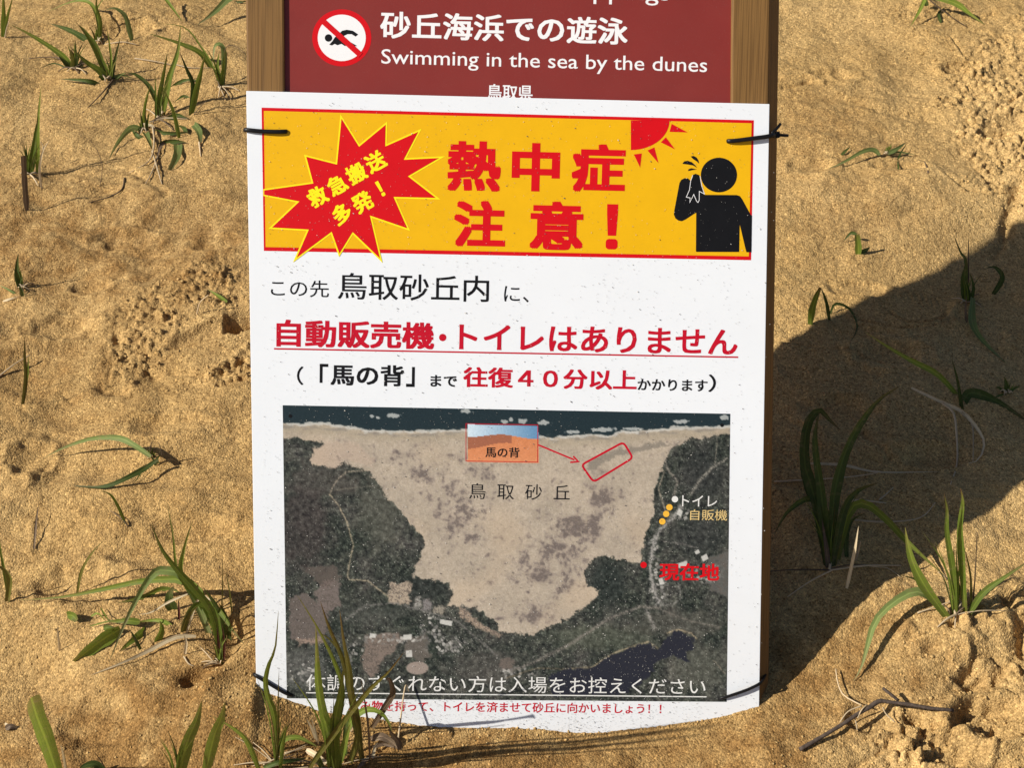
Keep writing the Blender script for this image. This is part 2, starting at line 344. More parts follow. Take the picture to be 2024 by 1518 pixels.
def leaf_material(name, base, tipc, dark, trans=.35):
    t = NT(name, .55, .2)
    uv = t.n('UVMap'); sep = t.n('SeparateXYZ'); t.l(uv.outputs[0], sep.inputs[0])
    co = t.coord('UV', (26, 1.2, 1)); st = t.noise(co, 3.0, 3, .6)
    c = t.ramp(st, [(.35, dark), (.6, base)])
    c = t.mix(t.ramp(sep.outputs[1], [(.0, (.55, .55, .55)), (.12, (0, 0, 0)), (.66, (0, 0, 0)), (.94, (1, 1, 1))]), c, tipc)
    oc = t.coord(); du = t.noise(oc, 120, 4, .7); c = t.mix(t.ramp(du, [(.52, (0, 0, 0)), (.72, (.55, .55, .55))]), c, (.30, .22, .11))
    c = t.mix(t.ramp(t.noise(oc, 45, 3), [(.35, (.35, .35, .35)), (.6, (0, 0, 0))]), c, dark)
    mid = t.n('Math', operation='SUBTRACT'); t.l(sep.outputs[0], mid.inputs[0]); mid.inputs[1].default_value = .5
    ab = t.n('Math', operation='ABSOLUTE'); t.l(mid.outputs[0], ab.inputs[0])
    c = t.mix(t.ramp(ab.outputs[0], [(.03, (.5, .5, .5)), (.09, (0, 0, 0))]), c, tuple(min(1, q * 1.7) for q in base))
    oi = t.n('ObjectInfo'); hs = t.n('HueSaturation'); mr = t.n('MapRange')
    t.l(oi.outputs['Random'], mr.inputs[0]); mr.inputs[3].default_value = .8; mr.inputs[4].default_value = 1.25
    t.l(mr.outputs[0], hs.inputs['Value']); t.l(c, hs.inputs['Color']); c = hs.outputs[0]
    t.l(c, t.b.inputs['Base Color']); t.l(t.bump(st, .3, .0004), t.b.inputs['Normal'])
    tr = t.n('BsdfTranslucent'); t.l(c, tr.inputs[0]); ms = t.n('MixShader'); ms.inputs[0].default_value = trans
    t.l(t.b.outputs[0], ms.inputs[1]); t.l(tr.outputs[0], ms.inputs[2])
    t.l(ms.outputs[0], t.t.nodes['Material Output'].inputs[0]); return t.m
def attr_material(name):
    t = NT(name, .45, .35); a = t.n('VertexColor', layer_name='print'); co = t.coord()
    n = t.ramp(t.noise(co, 500, 3, .7), [(.3, (.8, .8, .8)), (.7, (1.2, 1.2, 1.2))])
    t.l(t.mix(.6, a.outputs[0], n, 'MULTIPLY'), t.b.inputs['Base Color']); return t.m

M = {}
M['sand'] = sand_material(); M['wood'] = wood_material()
M['panel'] = flat_material('maroon_panel', sr(132, 46, 40), .33, .5, .05, (.25, .14, .12), 18)
M['white_print'] = flat_material('white_print', (.86, .86, .86), .5, .3, .02)
M['sheet'] = flat_material('white_board', (.80, .83, .86), .45, .3, .015, None, 12)
def dusty(m_, lo, hi, col, amt):
    nt_ = m_.node_tree; b_ = nt_.nodes['Principled BSDF']; src = b_.inputs['Base Color'].links[0].from_socket
    tc = nt_.nodes.new('ShaderNodeTexCoord'); sp = nt_.nodes.new('ShaderNodeSeparateXYZ'); nt_.links.new(tc.outputs['Object'], sp.inputs[0])
    mr = nt_.nodes.new('ShaderNodeMapRange'); nt_.links.new(sp.outputs[1], mr.inputs[0]); mr.inputs[1].default_value = hi; mr.inputs[2].default_value = lo
    ns = nt_.nodes.new('ShaderNodeTexNoise'); ns.inputs['Scale'].default_value = 22; ns.inputs['Detail'].default_value = 6; ns.inputs['Roughness'].default_value = .7; nt_.links.new(tc.outputs['Object'], ns.inputs['Vector'])
    mu = nt_.nodes.new('ShaderNodeMath'); mu.operation = 'MULTIPLY'; nt_.links.new(mr.outputs[0], mu.inputs[0]); nt_.links.new(ns.outputs[0], mu.inputs[1])
    m2 = nt_.nodes.new('ShaderNodeMath'); m2.operation = 'MULTIPLY'; nt_.links.new(mu.outputs[0], m2.inputs[0]); m2.inputs[1].default_value = amt
    mx = nt_.nodes.new('ShaderNodeMix'); mx.data_type = 'RGBA'; nt_.links.new(m2.outputs[0], mx.inputs[0]); nt_.links.new(src, mx.inputs[6]); mx.inputs[7].default_value = col + (1,)
    nt_.links.new(mx.outputs[2], b_.inputs['Base Color'])
dusty(M['sheet'], -.05, .30, (.62, .55, .44), .35); dusty(M['panel'], .2, 1.3, (.22, .11, .09), .25)
M['red'] = flat_material('red_print', sr(208, 8, 20), .45, .3, .04)
M['crimson'] = flat_material('crimson_print', sr(190, 12, 38), .45, .3, .05)
M['yellow'] = flat_material('amber_print', (.80, .44, .003), .45, .3, .03)
M['lemon'] = flat_material('yellow_print', (.95, .80, .01), .45, .3, .03)
M['amber'] = flat_material('pale_amber_print', sr(236, 180, 60), .45, .3, .05)
M['black'] = flat_material('black_print', (.006, .006, .007), .5, .22, .2)
M['cream'] = flat_material('cream_print', sr(225, 195, 130), .45, .3, .05)
M['pale'] = flat_material('pale_print', (.75, .74, .70), .45, .3, .03)
M['print'] = attr_material('photo_print')
M['plastic'] = flat_material('black_plastic', (.007, .007, .008), .42, .25, .2)
M['grain_dark'] = flat_material('dark_grain', (.15, .14, .13), .8, .2, .3)
M['grain_pale'] = flat_material('pale_grain', (.62, .60, .54), .7, .3, .2)
M['twig'] = flat_material('grey_bark', (.085, .062, .047), .8, .2, .45, None, 260)
LM = {
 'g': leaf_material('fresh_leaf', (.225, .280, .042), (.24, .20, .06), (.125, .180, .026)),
 'd': leaf_material('dark_shaded_leaf', (.090, .125, .028), (.12, .09, .035), (.052, .082, .018), .3),  # dark green, with the shade of backlit and shadowed leaves put into it
 'y': leaf_material('lime_leaf', (.16, .21, .03), (.14, .06, .03), (.10, .15, .02), .45),
 'p': leaf_material('grey_green_leaf', (.21, .27, .085), (.24, .21, .10), (.14, .19, .055), .38),
 'o': leaf_material('olive_leaf', (.19, .165, .035), (.17, .10, .04), (.10, .105, .022), .35),
 's': leaf_material('straw', (.74, .60, .38), (.62, .48, .30), (.56, .43, .26), .25),
 'b': leaf_material('brown_leaf', (.20, .14, .09), (.15, .10, .06), (.10, .07, .045), .2),
 'r': leaf_material('red_stem', (.13, .04, .03), (.09, .08, .03), (.08, .025, .02), .15),
}

# ------------------------------------------------------------------ object helpers
def mesh_obj(name, verts, faces, mat, parent=None, smooth=False, uvs=None):
    me = bpy.data.meshes.new(name); me.from_pydata([tuple(v) for v in verts], [], faces)
    if smooth: me.polygons.foreach_set('use_smooth', [True] * len(me.polygons))
    if uvs is not None:
        ul = me.uv_layers.new(name='UVMap')
        for p in me.polygons:
            for li in p.loop_indices: ul.data[li].uv = uvs[me.loops[li].vertex_index]
    me.materials.append(mat); me.update()
    o = bpy.data.objects.new(name, me); COL.objects.link(o)
    if parent: o.parent = parent
    return o
def tag(o, label=None, cat=None, group=None, kind=None):
    for k, v in (('label', label), ('category', cat), ('group', group), ('kind', kind)):
        if v: o[k] = v
    return o
def empty(name, mat4=None, location=None):
    o = bpy.data.objects.new(name, None); COL.objects.link(o); o.empty_display_size = .03
    if mat4 is not None: o.matrix_world = mat4
    if location is not None: o.location = location
    return o

# ------------------------------------------------------------------ ground
def axis(lo, hi, step, far):
    c = list(np.arange(lo, hi + step / 2, step)); s = step; v = c[-1]; u = c[0]; up_, dn = [], []
    while v < far: s *= 1.16; v += s; up_.append(v)
    s = step
    while u > -far: s *= 1.16; u -= s; dn.append(u)
    return np.array(dn[::-1] + c + up_)
gx = axis(-1.0, 1.0, .0026, 80.0); gy = axis(.96, 2.84, .0027, 80.0)
GX, GY = np.meshgrid(gx, gy)
GZ = ground(GX, GY)
rng = np.random.default_rng(3)
GZ += np.where((np.abs(GX) < 1.1) & (GY > .85) & (GY < 2.9), rng.normal(0, .00032, GX.shape), 0)
nx, ny = len(gx), len(gy)
me = bpy.data.meshes.new('sand_ground')
me.vertices.add(nx * ny); me.vertices.foreach_set('co', np.stack([GX, GY, GZ], -1).astype(np.float32).ravel())
i = np.arange(nx - 1)[None, :] + np.arange(ny - 1)[:, None] * nx
quads = np.stack([i, i + 1, i + 1 + nx, i + nx], -1).reshape(-1, 4)
me.loops.add(quads.size); me.loops.foreach_set('vertex_index', quads.ravel().astype(np.int32))
me.polygons.add(len(quads)); me.polygons.foreach_set('loop_start', np.arange(0, quads.size, 4, dtype=np.int32))
me.polygons.foreach_set('use_smooth', np.ones(len(quads), bool))
me.update(); me.validate(); me.materials.append(M['sand'])
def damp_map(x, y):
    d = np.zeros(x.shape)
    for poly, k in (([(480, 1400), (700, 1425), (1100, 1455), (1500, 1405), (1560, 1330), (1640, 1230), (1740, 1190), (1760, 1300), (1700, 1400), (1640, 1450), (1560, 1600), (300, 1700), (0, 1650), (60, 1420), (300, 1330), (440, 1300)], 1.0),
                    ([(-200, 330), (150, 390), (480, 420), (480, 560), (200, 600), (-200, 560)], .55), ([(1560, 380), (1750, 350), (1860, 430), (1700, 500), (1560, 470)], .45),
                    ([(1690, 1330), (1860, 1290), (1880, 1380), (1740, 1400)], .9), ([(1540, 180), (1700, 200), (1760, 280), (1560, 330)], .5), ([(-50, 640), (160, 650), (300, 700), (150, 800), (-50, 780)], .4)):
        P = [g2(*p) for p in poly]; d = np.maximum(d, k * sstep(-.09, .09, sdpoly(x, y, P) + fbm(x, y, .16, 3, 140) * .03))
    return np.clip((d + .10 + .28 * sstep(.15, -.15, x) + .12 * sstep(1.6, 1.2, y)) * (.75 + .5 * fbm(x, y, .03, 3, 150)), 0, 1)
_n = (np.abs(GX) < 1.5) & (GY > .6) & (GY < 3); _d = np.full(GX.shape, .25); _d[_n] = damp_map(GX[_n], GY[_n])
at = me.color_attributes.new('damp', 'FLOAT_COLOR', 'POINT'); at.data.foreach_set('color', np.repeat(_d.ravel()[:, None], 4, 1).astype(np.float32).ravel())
g = bpy.data.objects.new('sand_ground', me); COL.objects.link(g)
tag(g, 'rippled golden dune sand, trampled and crumbly in places', None, None, 'structure')
def gz(x, y):                              # height of the finished sand
    i = int(np.clip(np.searchsorted(gx, x) - 1, 0, nx - 2)); j = int(np.clip(np.searchsorted(gy, y) - 1, 0, ny - 2))
    u = (x - gx[i]) / (gx[i + 1] - gx[i]); v = (y - gy[j]) / (gy[j + 1] - gy[j])
    return float((GZ[j, i] * (1 - u) + GZ[j, i + 1] * u) * (1 - v) + (GZ[j + 1, i] * (1 - u) + GZ[j + 1, i + 1] * u) * v)
def gpz(x, y, h=0.0): return gpt(x, y, h, gz)

# ------------------------------------------------------------------ wooden frame sign
sign = empty('wooden_sign', SM)
tag(sign, 'wooden frame sign with a maroon rules panel, standing in the sand behind the white poster', 'sign')
ZF = -.0032                                # front face of the posts, just behind the poster
def prism(name, corners_lo, corners_hi, mat, parent, bevel=0):
    n = len(corners_lo); v = list(corners_lo) + list(corners_hi)
    f = [tuple(range(n))[::-1], tuple(range(n, 2 * n))] + [(k, (k + 1) % n, (k + 1) % n + n, k + n) for k in range(n)]
    o = mesh_obj(name, v, f, mat, parent)
    if bevel:
        bm = bmesh.new(); bm.from_mesh(o.data); bmesh.ops.recalc_face_normals(bm, faces=bm.faces)
        bmesh.ops.bevel(bm, geom=list(bm.edges), offset=bevel, segments=2, affect='EDGES', profile=.5); bm.to_mesh(o.data); bm.free()
    return o
YT, YBOT = 1.12, -.34
def xat(pa, pb, yl, off):                  # local x of the line through two frame points at local height yl
    a = loc(*pa, off); b = loc(*pb, off); t = (yl - a[1]) / (b[1] - a[1]); return a[0] + (b[0] - a[0]) * t
def post(ledge, redge, flare):
    lo, hi = [], []
    for yl, out in ((YBOT, lo), (YT, hi)):
        a = xat(*ledge, yl, ZF); b = xat(*redge, yl, ZF)
        out += [(a, yl, ZF), (a, yl, ZF - .026), (b + flare, yl, ZF - .026), (b + flare * .98, yl, ZF - .022), (b, yl, ZF)]
    return prism('post', lo, hi, M['wood'], sign, .0022)
post(((485.5, 0), (506, 1360)), ((561, 0), (572, 1360)), .0)
post(((1446.5, 0), (1437, 1390)), ((1520.5, 0), (1499.5, 1397)), .0165)
pl = loc(566, 100, ZF - .005); pr = loc(1446, 100, ZF - .005)
ZP = ZF - .0045
panel = prism('panel', [(pl[0] - .006, .30, ZP - .012), (pr[0] + .004, .30, ZP - .012), (pr[0] + .004, .30, ZP), (pl[0] - .006, .30, ZP)],
              [(pl[0] - .006, YT - .05, ZP - .012), (pr[0] + .004, YT - .05, ZP - .012), (pr[0] + .004, YT - .05, ZP), (pl[0] - .006, YT - .05, ZP)], M['panel'], sign)
# lower cross rail behind the poster keeps the posts together
prism('rail', [(pl[0] - .004, .12, -.05), (pr[0] + .003, .12, -.05), (pr[0] + .003, .12, -.02), (pl[0] - .004, .12, -.02)],
      [(pl[0] - .004, .19, -.05), (pr[0] + .003, .19, -.05), (pr[0] + .003, .19, -.02), (pl[0] - .004, .19, -.02)], M['wood'], sign)

# ------------------------------------------------------------------ print helpers
def flat_poly(name, pts, z, mat, parent, off=0.0, px=True):
    P = [loc(x, y, off) for x, y in pts] if px else pts
    bm = bmesh.new(); vs = [bm.verts.new((a, b, z)) for a, b in P]
    es = [bm.edges.new((vs[k], vs[(k + 1) % len(vs)])) for k in range(len(vs))]
    bmesh.ops.triangle_fill(bm, edges=es, use_beauty=True, normal=(0, 0, 1))
    for f in bm.faces:
        if f.normal.z < 0: f.normal_flip()
    m_ = bpy.data.meshes.new(name); bm.to_mesh(m_); bm.free(); m_.materials.append(mat)
    o = bpy.data.objects.new(name, m_); COL.objects.link(o); o.parent = parent; return o
def stroke_print(name, paths, wpx, z, mat, parent, off=0.0):   # printed lines of a given width
    v, f = [], []
    s = abs(loc(1001, 700)[0] - loc(1000, 700)[0])
    for path in paths:
        P = [Vector(loc(x, y, off)) for x, y in path]; n = len(P); closed = path[0] == path[-1]
        if closed: P = P[:-1]; n -= 1
        b = len(v)
        for k in range(n):
            a = P[k - 1] if (k or closed) else P[0]; c = P[(k + 1) % n] if (k < n - 1 or closed) else P[-1]
            d1 = (P[k] - a); d2 = (c - P[k])
            d = (d1.normalized() if d1.length else Vector((0, 0))) + (d2.normalized() if d2.length else Vector((0, 0)))
            d.normalize(); nn = Vector((-d.y, d.x)); q = d2.normalized() if d2.length else d1.normalized()
            m_ = wpx * s / 2 / max(.35, abs(nn.dot(Vector((-q.y, q.x)))))
            v += [(P[k].x + nn.x * m_, P[k].y + nn.y * m_, z), (P[k].x - nn.x * m_, P[k].y - nn.y * m_, z)]
        for k in range(n if closed else n - 1):
            j = (k + 1) % n; f.append((b + 2 * k, b + 2 * k + 1, b + 2 * j + 1, b + 2 * j))
    return mesh_obj(name, v, f, mat, parent)
def glyphs(txt, bold):
    cu = bpy.data.curves.new('t', 'FONT'); cu.body = txt; cu.size = 1; cu.resolution_u = 3; 
    ob = bpy.data.objects.new('t', cu); COL.objects.link(ob)
    dg = bpy.context.evaluated_depsgraph_get(); m_ = bpy.data.meshes.new_from_object(ob.evaluated_get(dg))
    bpy.data.objects.remove(ob); bpy.data.curves.remove(cu)
    co = np.zeros(len(m_.vertices) * 3); m_.vertices.foreach_get('co', co); co = co.reshape(-1, 3)
    if bold <= 0: return m_, co
    fs = [tuple(f.vertices) for f in m_.polygons]; bpy.data.meshes.remove(m_); V, Fc = [], []
    for k, (dx, dy) in enumerate(((0, 0), (1, 0), (-1, 0), (0, 1), (0, -1), (1, 1), (-1, 1), (1, -1), (-1, -1))):
        b = len(V); V += [(c[0] + dx * bold, c[1] + dy * bold * .8, k * 6e-6) for c in co]; Fc += [tuple(b + i for i in f) for f in fs]
    m_ = bpy.data.meshes.new('lettering'); m_.from_pydata(V, [], Fc); return m_, np.array(V)
def text(txt, tl, br, mat, parent, z, bold=0.0, off=0.0, label=None, dup=None):
    m_, co = glyphs(txt, bold)
    a = loc(*tl, off); b = loc(*br, off)
    lo, hi = co.min(0), co.max(0)
    co[:, 0] = a[0] + (co[:, 0] - lo[0]) / (hi[0] - lo[0]) * (b[0] - a[0])
    co[:, 1] = b[1] + (co[:, 1] - lo[1]) / (hi[1] - lo[1]) * (a[1] - b[1]); co[:, 2] += z
    m_.vertices.foreach_set('co', co.ravel()); m_.update(); m_.name = 'lettering'
    m_.materials.clear(); m_.materials.append(mat)
    o = bpy.data.objects.new('lettering', m_); COL.objects.link(o); o.parent = parent
    if label: o['label'] = label
    return o
def chars_rot(items, sizepx, ang, mat, parent, z, bold, label=None):
    s = abs(loc(1001, 700)[0] - loc(1000, 700)[0]) * sizepx; V, Fc = [], []
    for ch, cx, cy in items:
        m_, co = glyphs(ch, bold); c = (co.min(0) + co.max(0)) / 2; c[2] = 0
        if ch == '！': c[1] = .36
        q = (co - c) * s; p = loc(cx, cy); ca, sa = math.cos(ang), math.sin(ang); b = len(V)
        V += [(p[0] + a[0] * ca - a[1] * sa, p[1] + a[0] * sa + a[1] * ca, z + a[2] / s) for a in q]
        Fc += [tuple(b + i for i in f.vertices) for f in m_.polygons]; bpy.data.meshes.remove(m_)
    o = mesh_obj('lettering', V, Fc, mat, parent)
    if label: o['label'] = label
    return o
def ellipse(cx, cy, rx, ry, n=48): return [(cx + rx * math.cos(2 * math.pi * k / n), cy + ry * math.sin(2 * math.pi * k / n)) for k in range(n)]
DZ = .00012
# maroon panel print
zp = ZP
text('droppings', (1083, -40), (1323, 11), M['white_print'], panel, zp + DZ, .0, ZP, 'white English lettering cut by the top of the picture')
text('砂丘海浜での遊泳', (752, 21), (1240, 88), M['white_print'], panel, zp + DZ, .022, ZP, 'bold white Japanese lettering')
text('Swimming in the sea by the dunes', (754, 96), (1397, 151), M['white_print'], panel, zp + DZ, .003, ZP, 'white English lettering')
text('鳥取県', (963, 165), (1053, 199), M['white_print'], panel, zp + DZ, .014, ZP, 'small white Japanese lettering half hidden by the poster')
flat_poly('prohibition_sign', ellipse(675.5, 74, 58.5, 56.5), zp + DZ, M['red'], panel, ZP)
flat_poly('emblem_field', ellipse(675.5, 74, 47.5, 46), zp + 2 * DZ, M['white_print'], panel, ZP)
q1 = lambda pts: [(480 + a / 3.748, b / 3.748) for a, b in pts]
flat_poly('swimmer_head', ellipse(649.3, 74.2, 7.4, 7.4, 24), zp + 3 * DZ, M['black'], panel, ZP)
flat_poly('swimmer_body', q1([(640, 328), (665, 300), (680, 275), (715, 245), (735, 225), (770, 217), (815, 225), (855, 252), (835, 268), (805, 250), (775, 250), (750, 262), (745, 275), (790, 305), (848, 338), (800, 340), (770, 335), (755, 338), (730, 322), (700, 332), (680, 322), (660, 334)]), zp + 3 * DZ, M['black'], panel, ZP)
stroke_print('prohibition_bar', [[(638, 40.5), (713, 108.5)]], 11, zp + 4 * DZ, M['red'], panel, ZP)

# ------------------------------------------------------------------ white poster
poster = empty('heatstroke_poster', SM)
tag(poster, 'white heatstroke warning poster with amber banner and aerial photo, tied over the wooden sign', 'poster')
TLc, TRc = loc(486.7, 179), loc(1521, 205)
BLl = (xat((486.7, 179), (506.4, 1360), -.14, 0), -.14); BRl = (xat((1521, 205), (1500.5, 1397), -.14, 0), -.14)
sheet = prism('board', [(p[0], p[1], -.0026) for p in (BLl, BRl, TRc, TLc)], [(p[0], p[1], 0) for p in (BLl, BRl, TRc, TLc)], M['sheet'], poster, .0004)
z1 = DZ
border = flat_poly('banner_border', [(517, 212), (1490, 237), (1484.5, 514), (521.5, 495.5)], z1, M['red'], poster)
banner = flat_poly('banner', [(521.5, 218.5), (1485.5, 243), (1480, 506.5), (525, 488)], 2 * DZ, M['yellow'], poster)
q3 = lambda pts: [(480 + a / 4.216, 180 + b / 4.216) for a, b in pts]
star = q3([(822, 228), (968, 462), (1190, 278), (1186, 460), (1462, 337), (1340, 570), (1635, 556), (1375, 708), (1608, 888), (1255, 880), (1370, 1142), (1058, 1035), (1142, 1392), (915, 1173), (805, 1352), (740, 1170), (448, 1388), (550, 1152), (243, 1135), (472, 918), (178, 862), (178, 826), (588, 768), (528, 545), (785, 610)])
def offset_poly(P, d):
    out = []; n = len(P)
    for k in range(n):
        a, b, c = (Vector(P[(k + j) % n]) for j in (-1, 0, 1)); e1 = (b - a).normalized(); e2 = (c - b).normalized()
        n1 = Vector((e1.y, -e1.x)); n2 = Vector((e2.y, -e2.x)); m_ = (n1 + n2); m_ = m_.normalized() if m_.length > 1e-6 else n1
        out.append(tuple(b + m_ * min(d / max(.12, m_.dot(n1)), d * 5.2)))
    return out
so = offset_poly(star, 3.0); so = [(max(x, 520.5), y) for x, y in so]
flat_poly('starburst_edge', so, 3 * DZ, M['lemon'], banner)
flat_poly('starburst', [(max(x, 520), y) for x, y in star], 4 * DZ, M['red'], banner)
ang = math.radians(30.2)
chars_rot([('救', 627.5, 388), ('急', 666.5, 365), ('搬', 704, 342), ('送', 742, 319)], 38, ang, M['lemon'], banner, 5 * DZ, .034, 'slanting yellow Japanese lettering')
chars_rot([('多', 676, 422), ('発', 716.5, 399), ('！', 752, 373)], 39, ang, M['lemon'], banner, 5 * DZ, .034, 'slanting yellow Japanese lettering')
for ch, a, b in (('熱', (885, 277), (989, 379)), ('中', (1012.5, 281), (1105.5, 379)), ('症', (1131, 283), (1234.5, 381)),
                 ('注', (898, 395), (998, 489)), ('意', (1048, 396.5), (1151.5, 495)), ('！', (1199, 403), (1220.5, 493))):
    text(ch, a, b, M['red'], banner, 3 * DZ, .036, 0, 'large heavy red character')
q4 = lambda pts: [(1200 + a / 4.745, 200 + b / 4.745) for a, b in pts]
arc = [(222 + 363 * math.cos(t) ** 1.0, 178 + 278 * math.sin(t)) for t in np.linspace(0, math.pi / 2, 14)]
flat_poly('sun_emblem', q4([(222, 178)] + arc), 3 * DZ, M['red'], banner)
for tri in ([(585, 285), (605, 210), (755, 290)], [(503, 383), (550, 335), (637, 450)], [(378, 460), (443, 430), (482, 580)], [(250, 497), (325, 487), (310, 622)]):
    flat_poly('sun_ray', q4(tri), 3 * DZ, M['red'], banner)
flat_poly('figure_head', q4(ellipse(1048, 690, 170, 163)), 3 * DZ, M['black'], banner)
flat_poly('figure_body', q4([(912, 876), (1215, 878), (1245, 888), (1268, 920), (1345, 1062), (1357, 1072), (1352, 1415), (1306, 1415), (1296, 1380), (1243, 1155), (1238, 1413), (838, 1412), (832, 1405), (835, 1042), (735, 1108), (700, 1124), (668, 1118), (640, 1098), (625, 1060), (630, 1020), (678, 765), (695, 735), (725, 720), (760, 722), (782, 745), (800, 690), (830, 678), (865, 692), (882, 790)]), 3 * DZ, M['black'], banner)
stroke_print('cloth_outline', [q4([(803, 692), (783, 745), (772, 830), (742, 898), (778, 905), (775, 948), (812, 872), (838, 935), (852, 948), (863, 928), (864, 843), (912, 868), (888, 795), (870, 700)])], 1.1, 4 * DZ, M['white_print'], banner)
for dr in ([(705, 585), (722, 562), (755, 556), (795, 570), (825, 598), (845, 624), (805, 600), (760, 592)], [(783, 516), (810, 510), (838, 525), (856, 552), (862, 584), (840, 562), (805, 540)], [(757, 652), (765, 634), (790, 626), (842, 638), (800, 644), (775, 650)]):
    flat_poly('sweat_drop', q4(dr), 3 * DZ, M['black'], banner)
B = M['black']; R = M['crimson']
text('この先', (535.5, 552), (650, 588), B, poster, z1, .003, 0, 'thin black lettering')
text('鳥取砂丘内', (668, 538.5), (966, 597), B, poster, z1, .008, 0, 'black lettering')
text('に、', (996.7, 565), (1045, 597.5), B, poster, z1, .003, 0, 'thin black lettering')
text('自動販売機', (546.5, 631), (858, 691), R, poster, z1, .030, 0, 'bold crimson lettering')
flat_poly('bullet', ellipse(875, 667, 7.3, 7.3, 24), z1, R, poster)
text('トイレはありません', (908, 640), (1457, 702), R, poster, z1, .022, 0, 'bold crimson lettering')
stroke_print('underline', [[(541.5, 689.2), (1459, 706)]], 3.0, z1 * 1.5, R, poster)
text('（', (587, 724), (599.5, 761), B, poster, z1, .012); text('「', (632, 719), (648.5, 757), B, poster, z1, .025)
text('馬の背', (653.5, 719.5), (798, 764), B, poster, z1, .026, 0, 'bold black lettering'); text('」', (803, 725), (819.5, 765), B, poster, z1, .025)
text('まで', (851, 741), (903, 765), B, poster, z1, .026, 0, 'small bold black lettering')
text('往復４０分以上', (916, 725), (1258, 771.5), R, poster, z1, .028, 0, 'bold crimson lettering')
text('かかります', (1260.5, 748.5), (1398, 774), B, poster, z1, .022, 0, 'small bold black lettering'); text('）', (1401, 740), (1414.5, 775), B, poster, z1, .014)
text('飲み物を持って、トイレを済ませて砂丘に向かいましょう！！', (689, 1385), (1307, 1412), R, poster, z1, .016, 0, 'small crimson lettering along the bottom')

